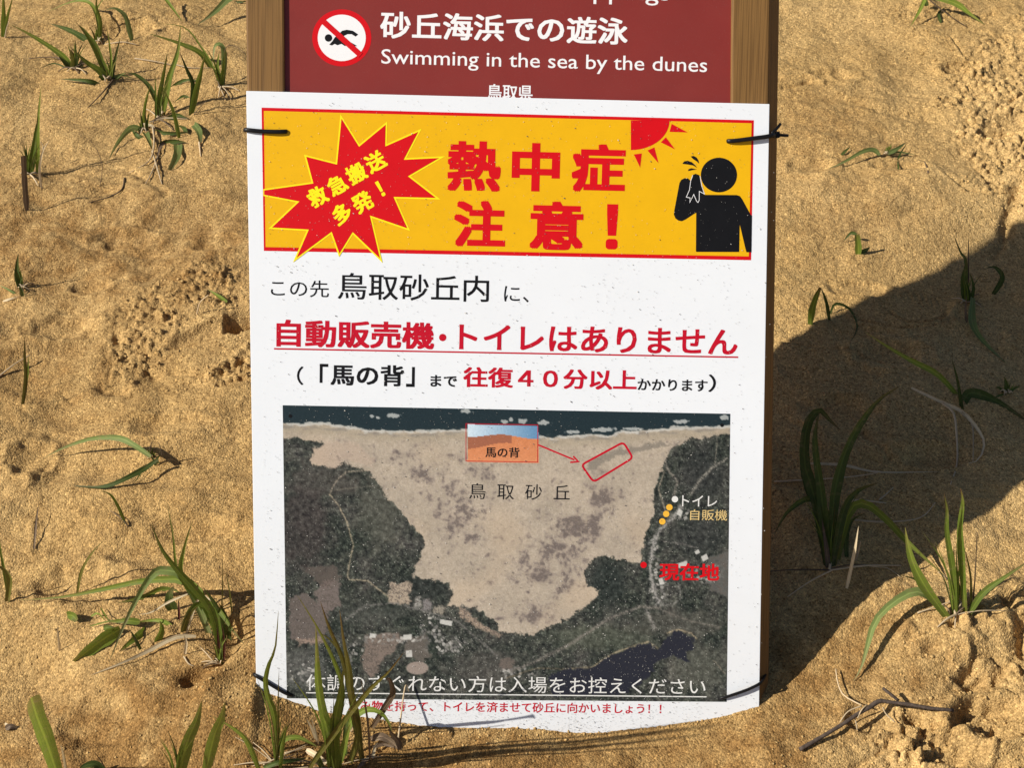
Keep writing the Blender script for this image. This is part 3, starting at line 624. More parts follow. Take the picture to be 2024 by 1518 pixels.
# aerial photograph on the poster: colours of the print only
def aerial():
    C = [(558.7, 801), (1443.5, 818), (1436.3, 1388), (567, 1381)]
    n, m = 560, 365
    s, t = np.meshgrid(np.linspace(0, 1, n), np.linspace(0, 1, m))
    px = (C[0][0] * (1 - s) + C[1][0] * s) * (1 - t) + (C[3][0] * (1 - s) + C[2][0] * s) * t
    py = (C[0][1] * (1 - s) + C[1][1] * s) * (1 - t) + (C[3][1] * (1 - s) + C[2][1] * s) * t
    a = np.array([loc(*c) for c in C])
    lx = (a[0, 0] * (1 - s) + a[1, 0] * s) * (1 - t) + (a[3, 0] * (1 - s) + a[2, 0] * s) * t
    ly = (a[0, 1] * (1 - s) + a[1, 1] * s) * (1 - t) + (a[3, 1] * (1 - s) + a[2, 1] * s) * t
    c255 = lambda *v: np.array(v, float)
    def put(col, mask, c, k=1.0):
        mm = (mask * k)[..., None]; return col * (1 - mm) + np.asarray(c) * mm
    wx = px + fbm(px, py, 14, 4, 5) * 5 + fbm(px, py, 3.5, 2, 6) * 2.2; wy = py + fbm(px, py, 14, 4, 8) * 5 + fbm(px, py, 3.5, 2, 9) * 2.2
    N1 = fbm(px, py, 60, 5, 1); N2 = fbm(px, py, 9, 4, 2); N3 = fbm(px, py, 3.2, 3, 3); N4 = fbm(px, py, 26, 4, 4)
    wood = c255(54, 57, 51) + N2[..., None] * c255(22, 23, 19) + N3[..., None] * c255(15, 15, 14) + N1[..., None] * c255(16, 12, 13) + np.maximum(N4, 0)[..., None] * c255(22, 20, 18)
    col = wood + (sstep(.35, .8, N3 + N2 * .5) * 26)[..., None] - (sstep(.3, .9, -N3 - N2 * .4) * 20)[..., None]

    for cx, cy, rx, ry, c, k in ((750, 1010, 55, 80, (86, 86, 76), .75), (640, 950, 90, 40, (84, 78, 72), .6), (600, 1040, 60, 90, (62, 54, 52), .6), (1380, 1320, 60, 60, (92, 92, 82), .7), (1180, 1260, 120, 30, (84, 88, 74), .65), (1330, 1230, 120, 30, (84, 82, 74), .6), (730, 1210, 80, 26, (74, 76, 70), .6), (960, 1320, 90, 40, (88, 84, 78), .6), (600, 1320, 60, 50, (92, 92, 88), .6), (1390, 930, 50, 60, (46, 48, 46), .7), (1200, 1150, 40, 50, (42, 48, 44), .8), (830, 1160, 60, 30, (42, 46, 42), .8), (1380, 1060, 60, 40, (50, 52, 50), .6)):
        k2 = k * sstep(.2, .8, np.exp(-(((px - cx) / rx) ** 2 + ((py - cy) / ry) ** 2)) + N4 * .2); col = col * (1 - k2[..., None]) + (np.array(c, float) + N2[..., None] * 20 + N3[..., None] * 12) * k2[..., None]
    dune = c255(176, 163, 145) + N1[..., None] * c255(11, 10, 9) + N2[..., None] * c255(11, 11, 10) + N3[..., None] * c255(9, 9, 8)
    # scrub in the dune valleys
    q = np.zeros(px.shape)
    for cx, cy, rx, ry, k in ((1140, 1040, 60, 38, 1), (1185, 980, 26, 40, .9), (1100, 1085, 40, 35, .9), (1062, 1130, 38, 30, .8), (905, 1010, 50, 60, .7), (1030, 1105, 22, 26, .9), (1060, 1215, 34, 26, .9), (835, 935, 20, 20, 1),
                              (960, 935, 40, 14, .6), (870, 960, 60, 30, .45), (1125, 1130, 40, 40, .6), (930, 1060, 40, 30, .5), (1000, 1130, 60, 30, .3), (790, 900, 90, 14, .4), (900, 905, 60, 16, .4), (1110, 1160, 18, 14, .8)):
        q = np.maximum(q, k * np.exp(-(((px - cx) / rx) ** 2 + ((py - cy) / ry) ** 2)))
    q = sstep(.05, .95, q * .9 + N4 * .45 + N2 * .35 + np.abs(fbm(px, py, 18, 3, 61)) * .55 - .20)
    dune = put(dune, q, c255(124, 112, 106), .9); dune = put(dune, sstep(.5, 1.1, q + N3 * .5), c255(92, 84, 78), .55)
    rdg = np.exp(-(np.abs(fbm(px, py * 1.3, 34, 4, 60)) / .05) ** 2); dune = put(dune, rdg * sstep(0, .5, N1 + .2), c255(150, 136, 116), .35)
    dune = put(dune, sstep(.1, .7, perlin(px, py, 120, 71)), c255(192, 170, 143), .4)
    sandp = [(520, 800), (1500, 800), (1500, 846), (1443, 856), (1370, 866), (1330, 880), (1314, 905), (1305, 935), (1290, 965), (1292, 1005), (1278, 1045), (1268, 1085), (1262, 1113), (1235, 1104), (1195, 1096), (1170, 1100), (1157, 1115), (1152, 1140), (1160, 1157), (1183, 1165), (1175, 1185), (1135, 1210), (1100, 1230), (1050, 1253), (990, 1248), (975, 1225), (935, 1198), (885, 1195), (893, 1165), (880, 1150), (815, 1137), (822, 1110), (832, 1090), (838, 1065), (822, 1045), (805, 1030), (790, 1005), (765, 985), (745, 950), (720, 927), (680, 914), (650, 921), (622, 920), (613, 905), (622, 888), (640, 875), (600, 866), (520, 862)]
    sm = sstep(-1.8, 1.8, sdpoly(wx, wy, sandp)); col = put(col, sm, dune)
    col = put(col, sstep(-3, 3, sdpoly(wx, wy, [(620, 888), (645, 872), (700, 872), (735, 905), (740, 925), (690, 908), (650, 925), (615, 912)])), c255(180, 160, 142), .55)
    # clearings, fields, town
    for poly, c, k in (([(768, 1148), (812, 1150), (806, 1193), (765, 1190)], (176, 160, 140), .95), ([(818, 1178), (832, 1178), (828, 1200), (815, 1198)], (160, 158, 150), .9),
                       ([(835, 1182), (853, 1186), (850, 1206), (832, 1204)], (135, 130, 128), .9), ([(858, 1196), (880, 1196), (874, 1212), (856, 1210)], (158, 150, 134), .9),
                       ([(905, 1198), (925, 1208), (955, 1235), (990, 1252), (985, 1258), (945, 1240), (905, 1216)], (172, 152, 132), .9),
                       ([(640, 1145), (668, 1145), (672, 1195), (640, 1210), (620, 1170)], (132, 118, 112), .8), ([(570, 1180), (600, 1170), (650, 1200), (645, 1250), (610, 1275), (575, 1260)], (118, 106, 100), .8),
                       ([(586, 1262), (640, 1255), (640, 1268), (590, 1275)], (160, 138, 122), .8), ([(600, 1120), (660, 1115), (672, 1140), (640, 1160)], (110, 96, 88), .55),
                       ([(720, 1255), (780, 1248), (800, 1262), (760, 1300), (735, 1340), (712, 1320)], (150, 132, 120), .75), ([(800, 1260), (840, 1250), (850, 1300), (830, 1310), (800, 1290)], (138, 126, 116), .6),
                       ([(985, 1300), (1015, 1300), (1010, 1325), (985, 1320)], (135, 120, 110), .6), ([(1400, 1100), (1443, 1085), (1443, 1180), (1405, 1165)], (118, 116, 112), .6)):
        mk = sstep(-2.5, 2.5, sdpoly(wx, wy, poly)); col = put(col, mk, c, k); col = put(col, mk * sstep(-.15, .55, N3 + N2 * .7 + N4 * .3), (84, 76, 70), .7)
    town = np.zeros(px.shape)
    for cx, cy, rx, ry in ((770, 1262, 90, 14), (700, 1290, 25, 30), (850, 1240, 30, 40), (1300, 1150, 26, 60), (1350, 1010, 26, 22), (1390, 1130, 50, 26), (1290, 1090, 14, 60), (880, 1275, 60, 24), (600, 1330, 40, 36), (1020, 1330, 50, 18)):
        town = np.maximum(town, np.exp(-(((px - cx) / rx) ** 2 + ((py - cy) / ry) ** 2)))
    cf1, cf2, cid = worley(px, py, 6.5, 33); town = sstep(.35, .8, town) * (cid > .5) * sstep(.05, .25, cf2 - cf1)
    town = town * 1.25; col = col * (1 - .7 * town[..., None]) + (90 + 110 * _h(np.floor(cid * 999), np.floor(cid * 77), 3))[..., None] * np.array([1, .98, .94]) * .7 * town[..., None]
    def line(pts, wd, c, k):
        nonlocal col; col = put(col, np.exp(-(dpoly(wx * .2 + px * .8, wy * .2 + py * .8, pts) / (wd * 1.35)) ** 2), tuple(q_ * 1.15 for q_ in c), np.clip(k * (.85 + .6 * N3 + .3 * N2), 0, 1))
    line([(650, 975), (670, 1000), (685, 1030), (697, 1075), (688, 1115), (686, 1138), (690, 1143), (725, 1146), (765, 1176)], 1.2, (150, 138, 116), .8)
    line([(652, 972), (662, 950), (683, 931), (730, 927)], 1.2, (150, 138, 120), .7); line([(660, 967), (740, 958)], 1.0, (110, 104, 92), .5)
    line([(1436, 905), (1405, 925), (1385, 945), (1365, 975)], 2.2, (130, 126, 116), .8); line([(1418, 862), (1413, 915)], 1.1, (120, 116, 104), .7)
    line([(1310, 895), (1318, 925), (1338, 950), (1330, 980)], 1.8, (130, 122, 112), .7); line([(1312, 930), (1300, 965), (1315, 1010)], 1.3, (140, 130, 115), .7)
    line([(1345, 1000), (1325, 1025), (1303, 1045), (1290, 1075), (1283, 1110), (1288, 1150), (1300, 1190)], 3.0, (140, 137, 132), .85)
    line([(1302, 1200), (1265, 1197), (1200, 1222), (1120, 1275), (1060, 1305), (1010, 1325)], 2.6, (118, 112, 104), .75); line([(1277, 1205), (1292, 1240)], 3.0, (140, 136, 130), .8)
    line([(1310, 1205), (1360, 1225), (1420, 1238)], 1.8, (105, 100, 92), .7); line([(1340, 1150), (1345, 1180), (1330, 1192), (1305, 1195)], 1.6, (120, 118, 112), .7)
    line([(680, 1225), (720, 1195), (780, 1190), (850, 1210), (900, 1225), (980, 1295)], 1.6, (105, 102, 98), .7)
    line([(1000, 1340), (1060, 1320), (1115, 1322), (1165, 1318)], 1.2, (125, 112, 90), .6)
    line([(1410, 1305), (1432, 1330)], 1.2, (120, 112, 98), .6); line([(1375, 1080), (1335, 1070), (1310, 1068)], 1.2, (110, 105, 100), .6)
    lake = [(1082, 1336), (1108, 1322), (1160, 1322), (1190, 1305), (1215, 1290), (1280, 1268), (1300, 1282), (1320, 1255), (1340, 1246), (1368, 1258), (1373, 1280), (1355, 1286), (1362, 1308), (1345, 1302), (1320, 1293), (1295, 1312), (1280, 1340), (1230, 1372), (1090, 1378)]
    ls = sdpoly(wx, wy, lake); line([(1165, 1320), (1190, 1303), (1215, 1288), (1278, 1267), (1299, 1280)], 1.3, (150, 136, 110), .8)
    line([(1318, 1250), (1340, 1243), (1366, 1250), (1376, 1262)], 1.3, (150, 136, 110), .8)
    col = put(col, sstep(-1.5, 1.5, ls), c255(38, 39, 48) + N3[..., None] * 5)
    el = 1 - np.hypot((px - 823) / 21, (py - 1320) / 12.5); col = put(col, sstep(-.12, .05, el), (150, 136, 126))
    for pts in ([(1341, 1003), (1349, 1008), (1345, 1020), (1336, 1014)], [(1385, 1098), (1396, 1092), (1400, 1102), (1389, 1108)], [(1337, 1112), (1356, 1106), (1360, 1116), (1341, 1121)], [(1372, 1088), (1380, 1083), (1383, 1090), (1375, 1094)], [(868, 1222), (892, 1226), (890, 1236), (867, 1231)], [(730, 1250), (742, 1252), (740, 1260), (729, 1258)], [(795, 1254), (812, 1252), (812, 1262), (796, 1264)], [(1300, 1142), (1308, 1140), (1312, 1152), (1303, 1154)], [(800, 1285), (812, 1284), (813, 1298), (801, 1298)]):
        col = put(col, sstep(-.8, .8, sdpoly(px, py, pts)), (205, 203, 196), .9)
    dk = [(1153, 925), (1175, 903), (1205, 890), (1235, 884), (1262, 880), (1290, 873), (1330, 876), (1300, 884), (1262, 893), (1240, 896), (1205, 903), (1180, 920), (1165, 932)]
    col = put(col, sstep(-2.5, 2.5, sdpoly(wx, wy, dk)), (132, 124, 112), .85)
    # sea and surf
    shore = [(559, 836), (593, 838), (610, 836), (680, 841), (720, 849), (748, 851), (835, 851), (918, 849), (1066, 862), (1107, 863), (1160, 859), (1200, 861), (1227, 854), (1266, 850), (1330, 846), (1443, 842)]
    sx = np.interp(px, [p[0] for p in shore], [p[1] for p in shore])
    d = py - sx + fbm(px, py, 30, 3, 44) * 2.5
    col = put(col, 1 - sstep(-1, 1.5, d), c255(30, 45, 50) + N3[..., None] * 5)
    col = put(col, np.exp(-((d - 12) / 9) ** 2) * sm, (160, 148, 126), .5)
    foam = np.exp(-((d - 1) / 4.5) ** 2); foam = sstep(.35, .75, foam + fbm(px, py * 2.2, 16, 4, 46) * .55 - .15)
    col = put(col, foam, (192, 190, 182), .85)
    col = put(col, np.exp(-((d - 7) / 4) ** 2) * sstep(-.2, .4, fbm(px, py * 3, 40, 3, 47)), (120, 116, 110), .55)
    for cx, cy, rx, ry in ((776, 821, 14, 5), (733, 822, 5, 3.5), (746, 825, 5, 3), (920, 813, 12, 4.5), (1030, 832, 11, 5), (1008, 829, 5, 4), (1072, 835, 12, 5), (995, 833, 10, 4), (1190, 848, 26, 5), (1345, 833, 22, 4), (1432, 825, 9, 6), (1130, 853, 14, 4), (1250, 847, 22, 3)):
        e = 1 - np.hypot((px - cx) / rx, (py - cy) / ry) + N2 * .45; col = put(col, sstep(0, .3, e), (190, 192, 188), .8)
    # inset picture of the dune ridge
    ins = (px > 921.5) & (px < 1062) & (py > 838 + (px - 921) * .02) & (py < 911.5 + (px - 921) * .014)
    iu = (px - 921) / 141; iv = (py - 838) / 74
    skyc = c255(205, 222, 232) * (1 - iu[..., None] * .25) - np.stack([iu * 60, iu * 30, iu * 0], -1)
    hill = .34 - .10 * np.exp(-((iu - .48) / .28) ** 2) + .06 * iu
    ic = np.where((iv < hill)[..., None], skyc, c255(198, 124, 80) + N2[..., None] * 6 + (iv * 14)[..., None])
    ic = np.where(((iv > hill) & (iv < hill + .22 + .2 * (.5 - iu)) & (iu < .62))[..., None], c255(158, 98, 72), ic)
    col = np.where(ins[..., None], ic, col)
    col = np.clip(col, 0, 255) / 255
    lin = np.where(col < .04, col / 12.92, ((col + .055) / 1.055) ** 2.4)
    rgba = np.concatenate([lin, np.ones(px.shape + (1,))], -1).astype(np.float32)
    me = bpy.data.meshes.new('aerial_photo'); me.vertices.add(n * m)
    me.vertices.foreach_set('co', np.stack([lx, ly, np.full(lx.shape, DZ)], -1).astype(np.float32).ravel())
    i = np.arange(n - 1)[None, :] + np.arange(m - 1)[:, None] * n
    qd = np.stack([i, i + n, i + n + 1, i + 1], -1).reshape(-1, 4)
    me.loops.add(qd.size); me.loops.foreach_set('vertex_index', qd.ravel().astype(np.int32))
    me.polygons.add(len(qd)); me.polygons.foreach_set('loop_start', np.arange(0, qd.size, 4, dtype=np.int32))
    me.update(); me.validate()
    at = me.color_attributes.new('print', 'FLOAT_COLOR', 'POINT'); at.data.foreach_set('color', rgba.ravel())
    me.materials.append(M['print']); o = bpy.data.objects.new('aerial_photo', me); COL.objects.link(o); o.parent = poster
    return o
photo = aerial()
zz = 2 * DZ
text('体調のすぐれない方は入場をお控えください', (606, 1333), (1394, 1374), M['pale'], photo, zz, -.012, 0, 'thin white lettering along the foot of the photo')
stroke_print('underline', [[(605, 1370), (1396.5, 1378)]], 2.3, zz, M['pale'], photo)
text('鳥  取  砂  丘', (927.5, 955), (1126, 989.5), B, photo, zz, -.006, 0, 'thin spaced black lettering')
text('馬の背', (959.5, 883.5), (1026.5, 905), B, photo, zz, .015, 0, 'small bold black lettering')
text('トイレ', (1348.5, 979), (1417, 1002), M['pale'], photo, zz, .004, 0, 'small white lettering')
text('自販機', (1364.5, 1007), (1437, 1029.5), M['cream'], photo, zz, .0, 0, 'small cream lettering')
text('現在地', (1304, 1113), (1421, 1149), M['red'], photo, zz, .026, 0, 'bold red lettering')
for cx, cy, mm in ((1334, 987, 'pale'), (1323, 1003, 'amber'), (1316.7, 1016, 'amber'), (1309, 1031, 'amber'), (1272, 1117, 'red')):
    flat_poly('map_dot', ellipse(cx, cy, 6.3, 6.3, 20), zz, M[mm], photo)
stroke_print('inset_border', [[(921, 837.5), (1063, 840), (1062.5, 913.5), (921, 911.5), (921, 837.5)]], 1.3, zz, M['crimson'], photo)
stroke_print('map_arrow', [[(1064, 879.5), (1135, 909)], [(1127, 914), (1143, 912.5), (1133, 902)]], 3.2, zz, M['crimson'], photo)
rr = [(1232, 874), (1251, 905), (1173, 953), (1149, 919)]; path = []
for k in range(4):
    p0, p1, p2 = Vector(rr[k - 1]), Vector(rr[k]), Vector(rr[(k + 1) % 4])
    a = p1 + (p0 - p1).normalized() * 8; c = p1 + (p2 - p1).normalized() * 8
    path += [tuple(a.lerp(p1, t).lerp(p1.lerp(c, t), t)) for t in (0, .33, .67, 1)]
stroke_print('map_outline', [path + [path[0]]], 4.0, zz, M['crimson'], photo)
for cx, cy in ((574, 822.5), (1427, 840.5)):
    flat_poly('drilled_hole', ellipse(cx, cy, 3.6, 3.6, 16), zz + DZ, M['black'], photo)

# specks of sand thrown against the board
def specks(mat, n, seed, smin, smax, pw):
    r = np.random.default_rng(seed); V, Fc = [], []
    x0, x1 = BLl[0] + .004, BRl[0] - .004; y1 = TLc[1] - .004; k = 0
    while k < n:
        t = r.random() ** pw; yl = -.03 + (y1 + .03) * t; xl = r.uniform(x0 - .006 * t, x1 + .006 * t)
        if perlin(np.array([xl]), np.array([yl]), .05, 5)[0] + r.uniform(-.9, .9) < -.25: continue
        if xl > x1 - .05 and r.random() < .6: continue
        s = r.uniform(smin, smax) * (1 + 1.2 * (r.random() ** 8)); e = r.uniform(1, 2.0); a = r.uniform(-.9, .2); ca, sa = math.cos(a), math.sin(a)
        b = len(V)
        for dx, dy, dz in ((e, 0, 0), (0, 1, 0), (-e, 0, 0), (0, -1, 0), (0, 0, 1.1)):
            V.append((xl + (dx * ca - dy * sa) * s / 2, yl + (dx * sa + dy * ca) * s / 2, 7 * DZ + dz * s * .35))
        Fc += [(b, b + 1, b + 4), (b + 1, b + 2, b + 4), (b + 2, b + 3, b + 4), (b + 3, b, b + 4)]; k += 1
    o = mesh_obj('sand_specks', V, Fc, mat, poster); o['kind'] = 'stuff'
specks(M['grain_dark'], 6500, 1, .00030, .00072, 3.0)
specks(M['grain_pale'], 7500, 2, .0003, .00072, 4.0)

# ------------------------------------------------------------------ cable ties
def tube(name, pts, rad, mat, parent, flat=1.0, seg=8, matrix_pts=True):
    P = [Vector(p) for p in pts]; V, Fc = [], []; n = len(P)
    if not hasattr(rad, '__len__'): rad = [rad] * n
    side = None
    for k in range(n):
        t = (P[min(k + 1, n - 1)] - P[max(k - 1, 0)]).normalized()
        if side is None:
            side = t.cross(Vector((0, 0, 1))); side = side.normalized() if side.length > .1 else t.cross(Vector((0, 1, 0))).normalized()
        side = (side - t * side.dot(t)).normalized(); up_ = t.cross(side)
        for j in range(seg):
            a = 2 * math.pi * j / seg; V.append(P[k] + side * math.cos(a) * rad[k] + up_ * math.sin(a) * rad[k] * flat)
    for k in range(n - 1):
        for j in range(seg):
            Fc.append((k * seg + j, k * seg + (j + 1) % seg, (k + 1) * seg + (j + 1) % seg, (k + 1) * seg + j))
    Fc += [tuple(range(seg))[::-1], tuple(range((n - 1) * seg, n * seg))]
    return mesh_obj(name, V, Fc, mat, parent, True)
def smooth_path(P, n=14):
    P = [Vector(p) for p in P]; m = len(P) - 1; out = []
    for k in range(n + 1):
        u = k / n * m; i0 = min(int(u), m - 1); t = u - i0
        p0, p1, p2, p3 = P[max(i0 - 1, 0)], P[i0], P[i0 + 1], P[min(i0 + 2, m)]
        out.append(.5 * ((2 * p1) + (p2 - p0) * t + (2 * p0 - 5 * p1 + 4 * p2 - p3) * t * t + (3 * p1 - p0 - 3 * p2 + p3) * t ** 3))
    return out
def tie(label, pts, head=None, tail=None):
    e = empty('cable_tie', SM); tag(e, label, 'cable tie', 'black cable ties holding the poster')
    tube('strap', smooth_path(pts, 18), .0025, M['plastic'], e, .6)
    if head:
        c = Vector(head); s = .0036
        prism('head', [(c.x - s, c.y - s, c.z - .003), (c.x + s, c.y - s, c.z - .003), (c.x + s, c.y + s, c.z - .003), (c.x - s, c.y + s, c.z - .003)],
              [(c.x - s, c.y - s, c.z + .004), (c.x + s, c.y - s, c.z + .004), (c.x + s, c.y + s, c.z + .004), (c.x - s, c.y + s, c.z + .004)], M['plastic'], e, .0008)
    for tl_ in (tail or []): tube('tail', smooth_path(tl_, 6), .0017, M['plastic'], e, .6)
def lp(x, y, z): a = loc(x, y, z); return (a[0], a[1], z)
tie('black cable tie at the upper left corner of the amber banner', [lp(562, 260, -.006), lp(566, 259.5, .0015), lp(545, 260, .0035), lp(515, 259, .0028), lp(489, 256.5, .0022), lp(483, 256.5, -.006), lp(484, 257, -.05)])
tie('black cable tie with head and cut tail at the upper right corner of the banner', [lp(1442, 279, -.006), lp(1438, 278.5, .0015), lp(1455, 277.5, .0035), lp(1485, 273.5, .0045), lp(1512, 270, .0042), lp(1528, 267, .002), lp(1536, 266, -.02), lp(1541, 266, -.06)],
    (lp(1534, 266, -.010)), [[lp(1536, 266, -.010), lp(1548, 267, -.010), lp(1558, 267.5, -.012)], [lp(1526, 263, .0), lp(1535, 254, -.005), lp(1543, 244, -.012)]])
tie('black cable tie at the lower left corner of the poster, near the grass', [lp(578, 1377, -.006), lp(574, 1375, .0012), lp(560, 1369, .003), lp(535, 1354, .003), lp(508, 1338, .0025), lp(502, 1334, -.006), lp(500, 1333, -.05)])
tie('black cable tie running round the post at the lower right corner of the photo', [lp(1419, 1383, -.006), lp(1424, 1382, .0015), lp(1440, 1377, .0035), lp(1475, 1365, .0040), lp(1500, 1353, .0028), lp(1508, 1345, -.004), lp(1518, 1325, -.04), lp(1524, 1312, -.075)])

# ------------------------------------------------------------------ grass
def depth_of(p): return float(np.dot(np.asarray(p) - CAM, FW))
def at_depth(x, y, d): r = ray(x, y); return CAM + r * d
LEAN = [-.15]
def blade_pts(fr, pts):
    (ox, oy), sc = fr; Q = [(ox + p[0] / sc, oy + p[1] / sc) + tuple(p[2:]) for p in pts]
    bx, by = Q[0][:2]
    base = gpz(bx, by, Q[0][2] / 1000 if len(Q[0]) > 2 else 0)
    if len(Q[0]) <= 2: base = base.copy(); base[2] -= .001
    D = [None] * len(Q); D[0] = depth_of(base)
    yaw = random.uniform(-.5, .5); vn = np.array([math.sin(yaw) * .6, 1.0, LEAN[0]]); 
    for k, q in enumerate(Q):
        if k and len(q) > 2: D[k] = depth_of(gpz(q[0], q[1], q[2] / 1000))
    if D[-1] is None:
        r = ray(*Q[-1][:2]); t = np.dot(vn, base - CAM) / np.dot(vn, r); D[-1] = t
    ks = [k for k in range(len(Q)) if D[k] is not None]; arcl = [0]
    for k in range(1, len(Q)): arcl.append(arcl[-1] + math.hypot(Q[k][0] - Q[k - 1][0], Q[k][1] - Q[k - 1][1]))
    dd = np.interp(arcl, [arcl[k] for k in ks], [D[k] for k in ks])
    out = []
    for q, d in zip(Q, dd):
        p = at_depth(q[0], q[1], d); g_ = gz(p[0], p[1])
        if p[2] < g_ + .0005 and q is not Q[0]: p = gpz(q[0], q[1], .0022)
        out.append(Vector(p))
    return out, base
def ribbon(name, P, width, mat, parent, org, blunt=0.0, rigid=False, n=13):
    C = smooth_path(P, n); V, Fc, UV = [], [], []
    tw = random.uniform(-.35, .35); tw2 = tw + random.uniform(-.5, .5); fold = random.uniform(.18, .4)
    if (C[-1] - C[0]).length < 1e-4: return None
    for k, p in enumerate(C):
        t = k / n; tg = (C[min(k + 1, n)] - C[max(k - 1, 0)]).normalized()
        vw = (Vector(CAM) - p).normalized(); side = tg.cross(vw)
        side = side.normalized() if side.length > 1e-3 else Vector((1, 0, 0))
        nrm = side.cross(tg).normalized(); a = tw + (tw2 - tw) * t
        s2 = side * math.cos(a) + nrm * math.sin(a); n2 = s2.cross(tg).normalized()
        prof = (.5 + .5 * min(1, t / .28)) * ((1 - t ** 1.7) * (1 - blunt) + blunt)
        if rigid: prof = .9 - .5 * t
        wd = width * max(prof, .03) * (1 + .06 * math.sin(t * 17 + tw * 9)) / max(.75, math.cos(a)); h = wd / 2
        for j, (c, f) in enumerate(((-1, 1), (-.5, .42), (0, 0), (.5, .42), (1, 1))):
            V.append(p + s2 * (h * c * math.cos(fold * abs(c))) + n2 * (h * fold * f) - org); UV.append(((c + 1) / 2, t))
    for k in range(n):
        for j in range(4):
            a = k * 5 + j; Fc.append((a, a + 1, a + 6, a + 5))
    o = mesh_obj(name, V, Fc, mat, parent, True, UV); return o
NAMES = {'s': 'dry_blade', 'b': 'dry_blade', 'r': 'stem'}
def clump(label, cat, name, blades, group=None):
    first = blade_pts(blades[0][0], blades[0][3])[1]
    e = empty(name, location=tuple(first)); tag(e, label, cat, group)
    org = Vector(first)
    for b in blades:
        fr, wpx, m_, pts = b[:4]; P, base = blade_pts(fr, pts)
        d = depth_of(base); wd = wpx / fr[1] * d / F * (1.55 if m_ == 's' and fr is I7 else 1.12)
        if len(pts[0]) < 3: P[0] = P[0] - Vector((0, 0, .004))
        blunt = b[4] if len(b) > 4 else 0.0
        nm = NAMES.get(m_, 'leaf')
        if wpx / fr[1] < 4.5 and m_ in 'sbr': 
            C = smooth_path([p - org for p in P], 12); tube(nm, C, [wd / 2 * (1 - .6 * k / 12) for k in range(13)], LM[m_], e, .8, 5)
        else: ribbon(nm, P, wd, LM[m_], e, org, blunt)
    return e
CG = 'tufts of dune grass in the sand'
def G(label, *bl):                          # a tuft: its main leaves, then thin young blades and dead ones round the root
    fr = bl[0][0]; bx, by = bl[0][3][0][:2]; extra = []
    size = max(abs(bl[0][3][-1][1] - by), 120)
    if len(bl) > 3:
        for k in range(9):
            h = size * random.uniform(.25, .7); dx = random.uniform(-.5, .5) * h; ox_ = random.uniform(-22, 22); oy_ = random.uniform(-10, 8)
            extra.append((fr, random.uniform(9, 17), random.choice('ggdoy'), [(bx + ox_, by + oy_), (bx + ox_ + dx * .35, by - h * .55), (bx + ox_ + dx, by - h)]))
        for k in range(6):
            an = random.uniform(0, 6.28); r_ = size * random.uniform(.15, .45); ox_ = random.uniform(-18, 18)
            extra.append((fr, random.uniform(9, 15), random.choice('ssb'), [(bx + ox_, by, 3), (bx + ox_ + math.cos(an) * r_ * .5, by + math.sin(an) * r_ * .25 - 14, 6), (bx + ox_ + math.cos(an) * r_, by + math.sin(an) * r_ * .5, 1)]))
    return clump(label, 'grass', 'grass_tuft', list(bl) + extra, CG)
G('narrow upright grass tuft at the top left corner of the picture', (I1, 40, 'g', [(20, 255), (25, 100), (22, -60)]), (I1, 24, 'g', [(25, 255), (50, 120), (95, -40)]), (I1, 12, 's', [(30, 262), (45, 200), (72, 120)]))
G('tall arching grass tuft cut by the top edge, left part of the picture', (I1, 32, 'g', [(685, 285), (690, 170), (655, 50), (590, 2), (480, 15), (330, 80, 8)]), (I1, 14, 'g', [(685, 200), (680, 60), (740, -30)]),
  (I1, 38, 'p', [(922, 285), (900, 200), (870, 105), (800, 55), (735, 68)]), (I1, 26, 'g', [(690, 290), (700, 150), (672, 40), (680, -60)]), (I1, 14, 's', [(700, 300), (850, 290, 2), (960, 310, 2)]))
G('low spreading grass tuft with one long leaf reaching to the left', (I1, 46, 'g', [(515, 472), (430, 380), (250, 260), (80, 170)]), (I1, 60, 'o', [(510, 475), (515, 410), (490, 345)]), (I1, 40, 'd', [(500, 470), (450, 430), (410, 390)]),
  (I1, 14, 'b', [(480, 470), (400, 400, 5), (200, 405, 3)]), (I1, 12, 'd', [(475, 465), (380, 440, 8), (290, 470, 2)]), (I1, 40, 'd', [(520, 475), (560, 455), (580, 470, 2)]))
G('star-shaped grass tuft with broad leaves fanning left and a dry blade below', (I1, 50, 'g', [(755, 548), (690, 490), (600, 430), (485, 320)]), (I1, 52, 'g', [(745, 530), (670, 340), (600, 230), (545, 168)]), (I1, 46, 'd', [(640, 290), (500, 215), (345, 160)]),
  (I1, 36, 'd', [(700, 578), (600, 560, 9), (410, 548, 8)]), (I1, 24, 'g', [(770, 550), (775, 400), (745, 180)]), (I1, 27, 'd', [(778, 550), (800, 420), (840, 260)]), (I1, 13, 'b', [(800, 540, 2), (700, 660, 4), (575, 785, 1)]),
  (I1, 22, 'p', [(770, 560), (830, 520, 9), (930, 545, 3)]), (I1, 30, 'd', [(740, 555), (700, 535), (690, 545, 3)]), (I1, 14, 'p', [(790, 550), (850, 515), (890, 505)]))
G('thin arching grass tuft close to the left post of the sign', (I1, 18, 'g', [(1535, 602), (1490, 470), (1400, 320), (1290, 190), (1100, 160)]), (I1, 42, 'p', [(1550, 605), (1562, 420), (1548, 320), (1500, 322), (1485, 460)]),
  (I1, 44, 'g', [(1480, 475), (1400, 370), (1250, 300), (1035, 230)]), (I1, 6, 'b', [(1560, 600), (1570, 345), (1640, 320), (1710, 372)]), (I1, 22, 'd', [(1545, 605), (1530, 520), (1490, 480)]), (I1, 30, 'g', [(1548, 600), (1520, 470), (1530, 360)]))
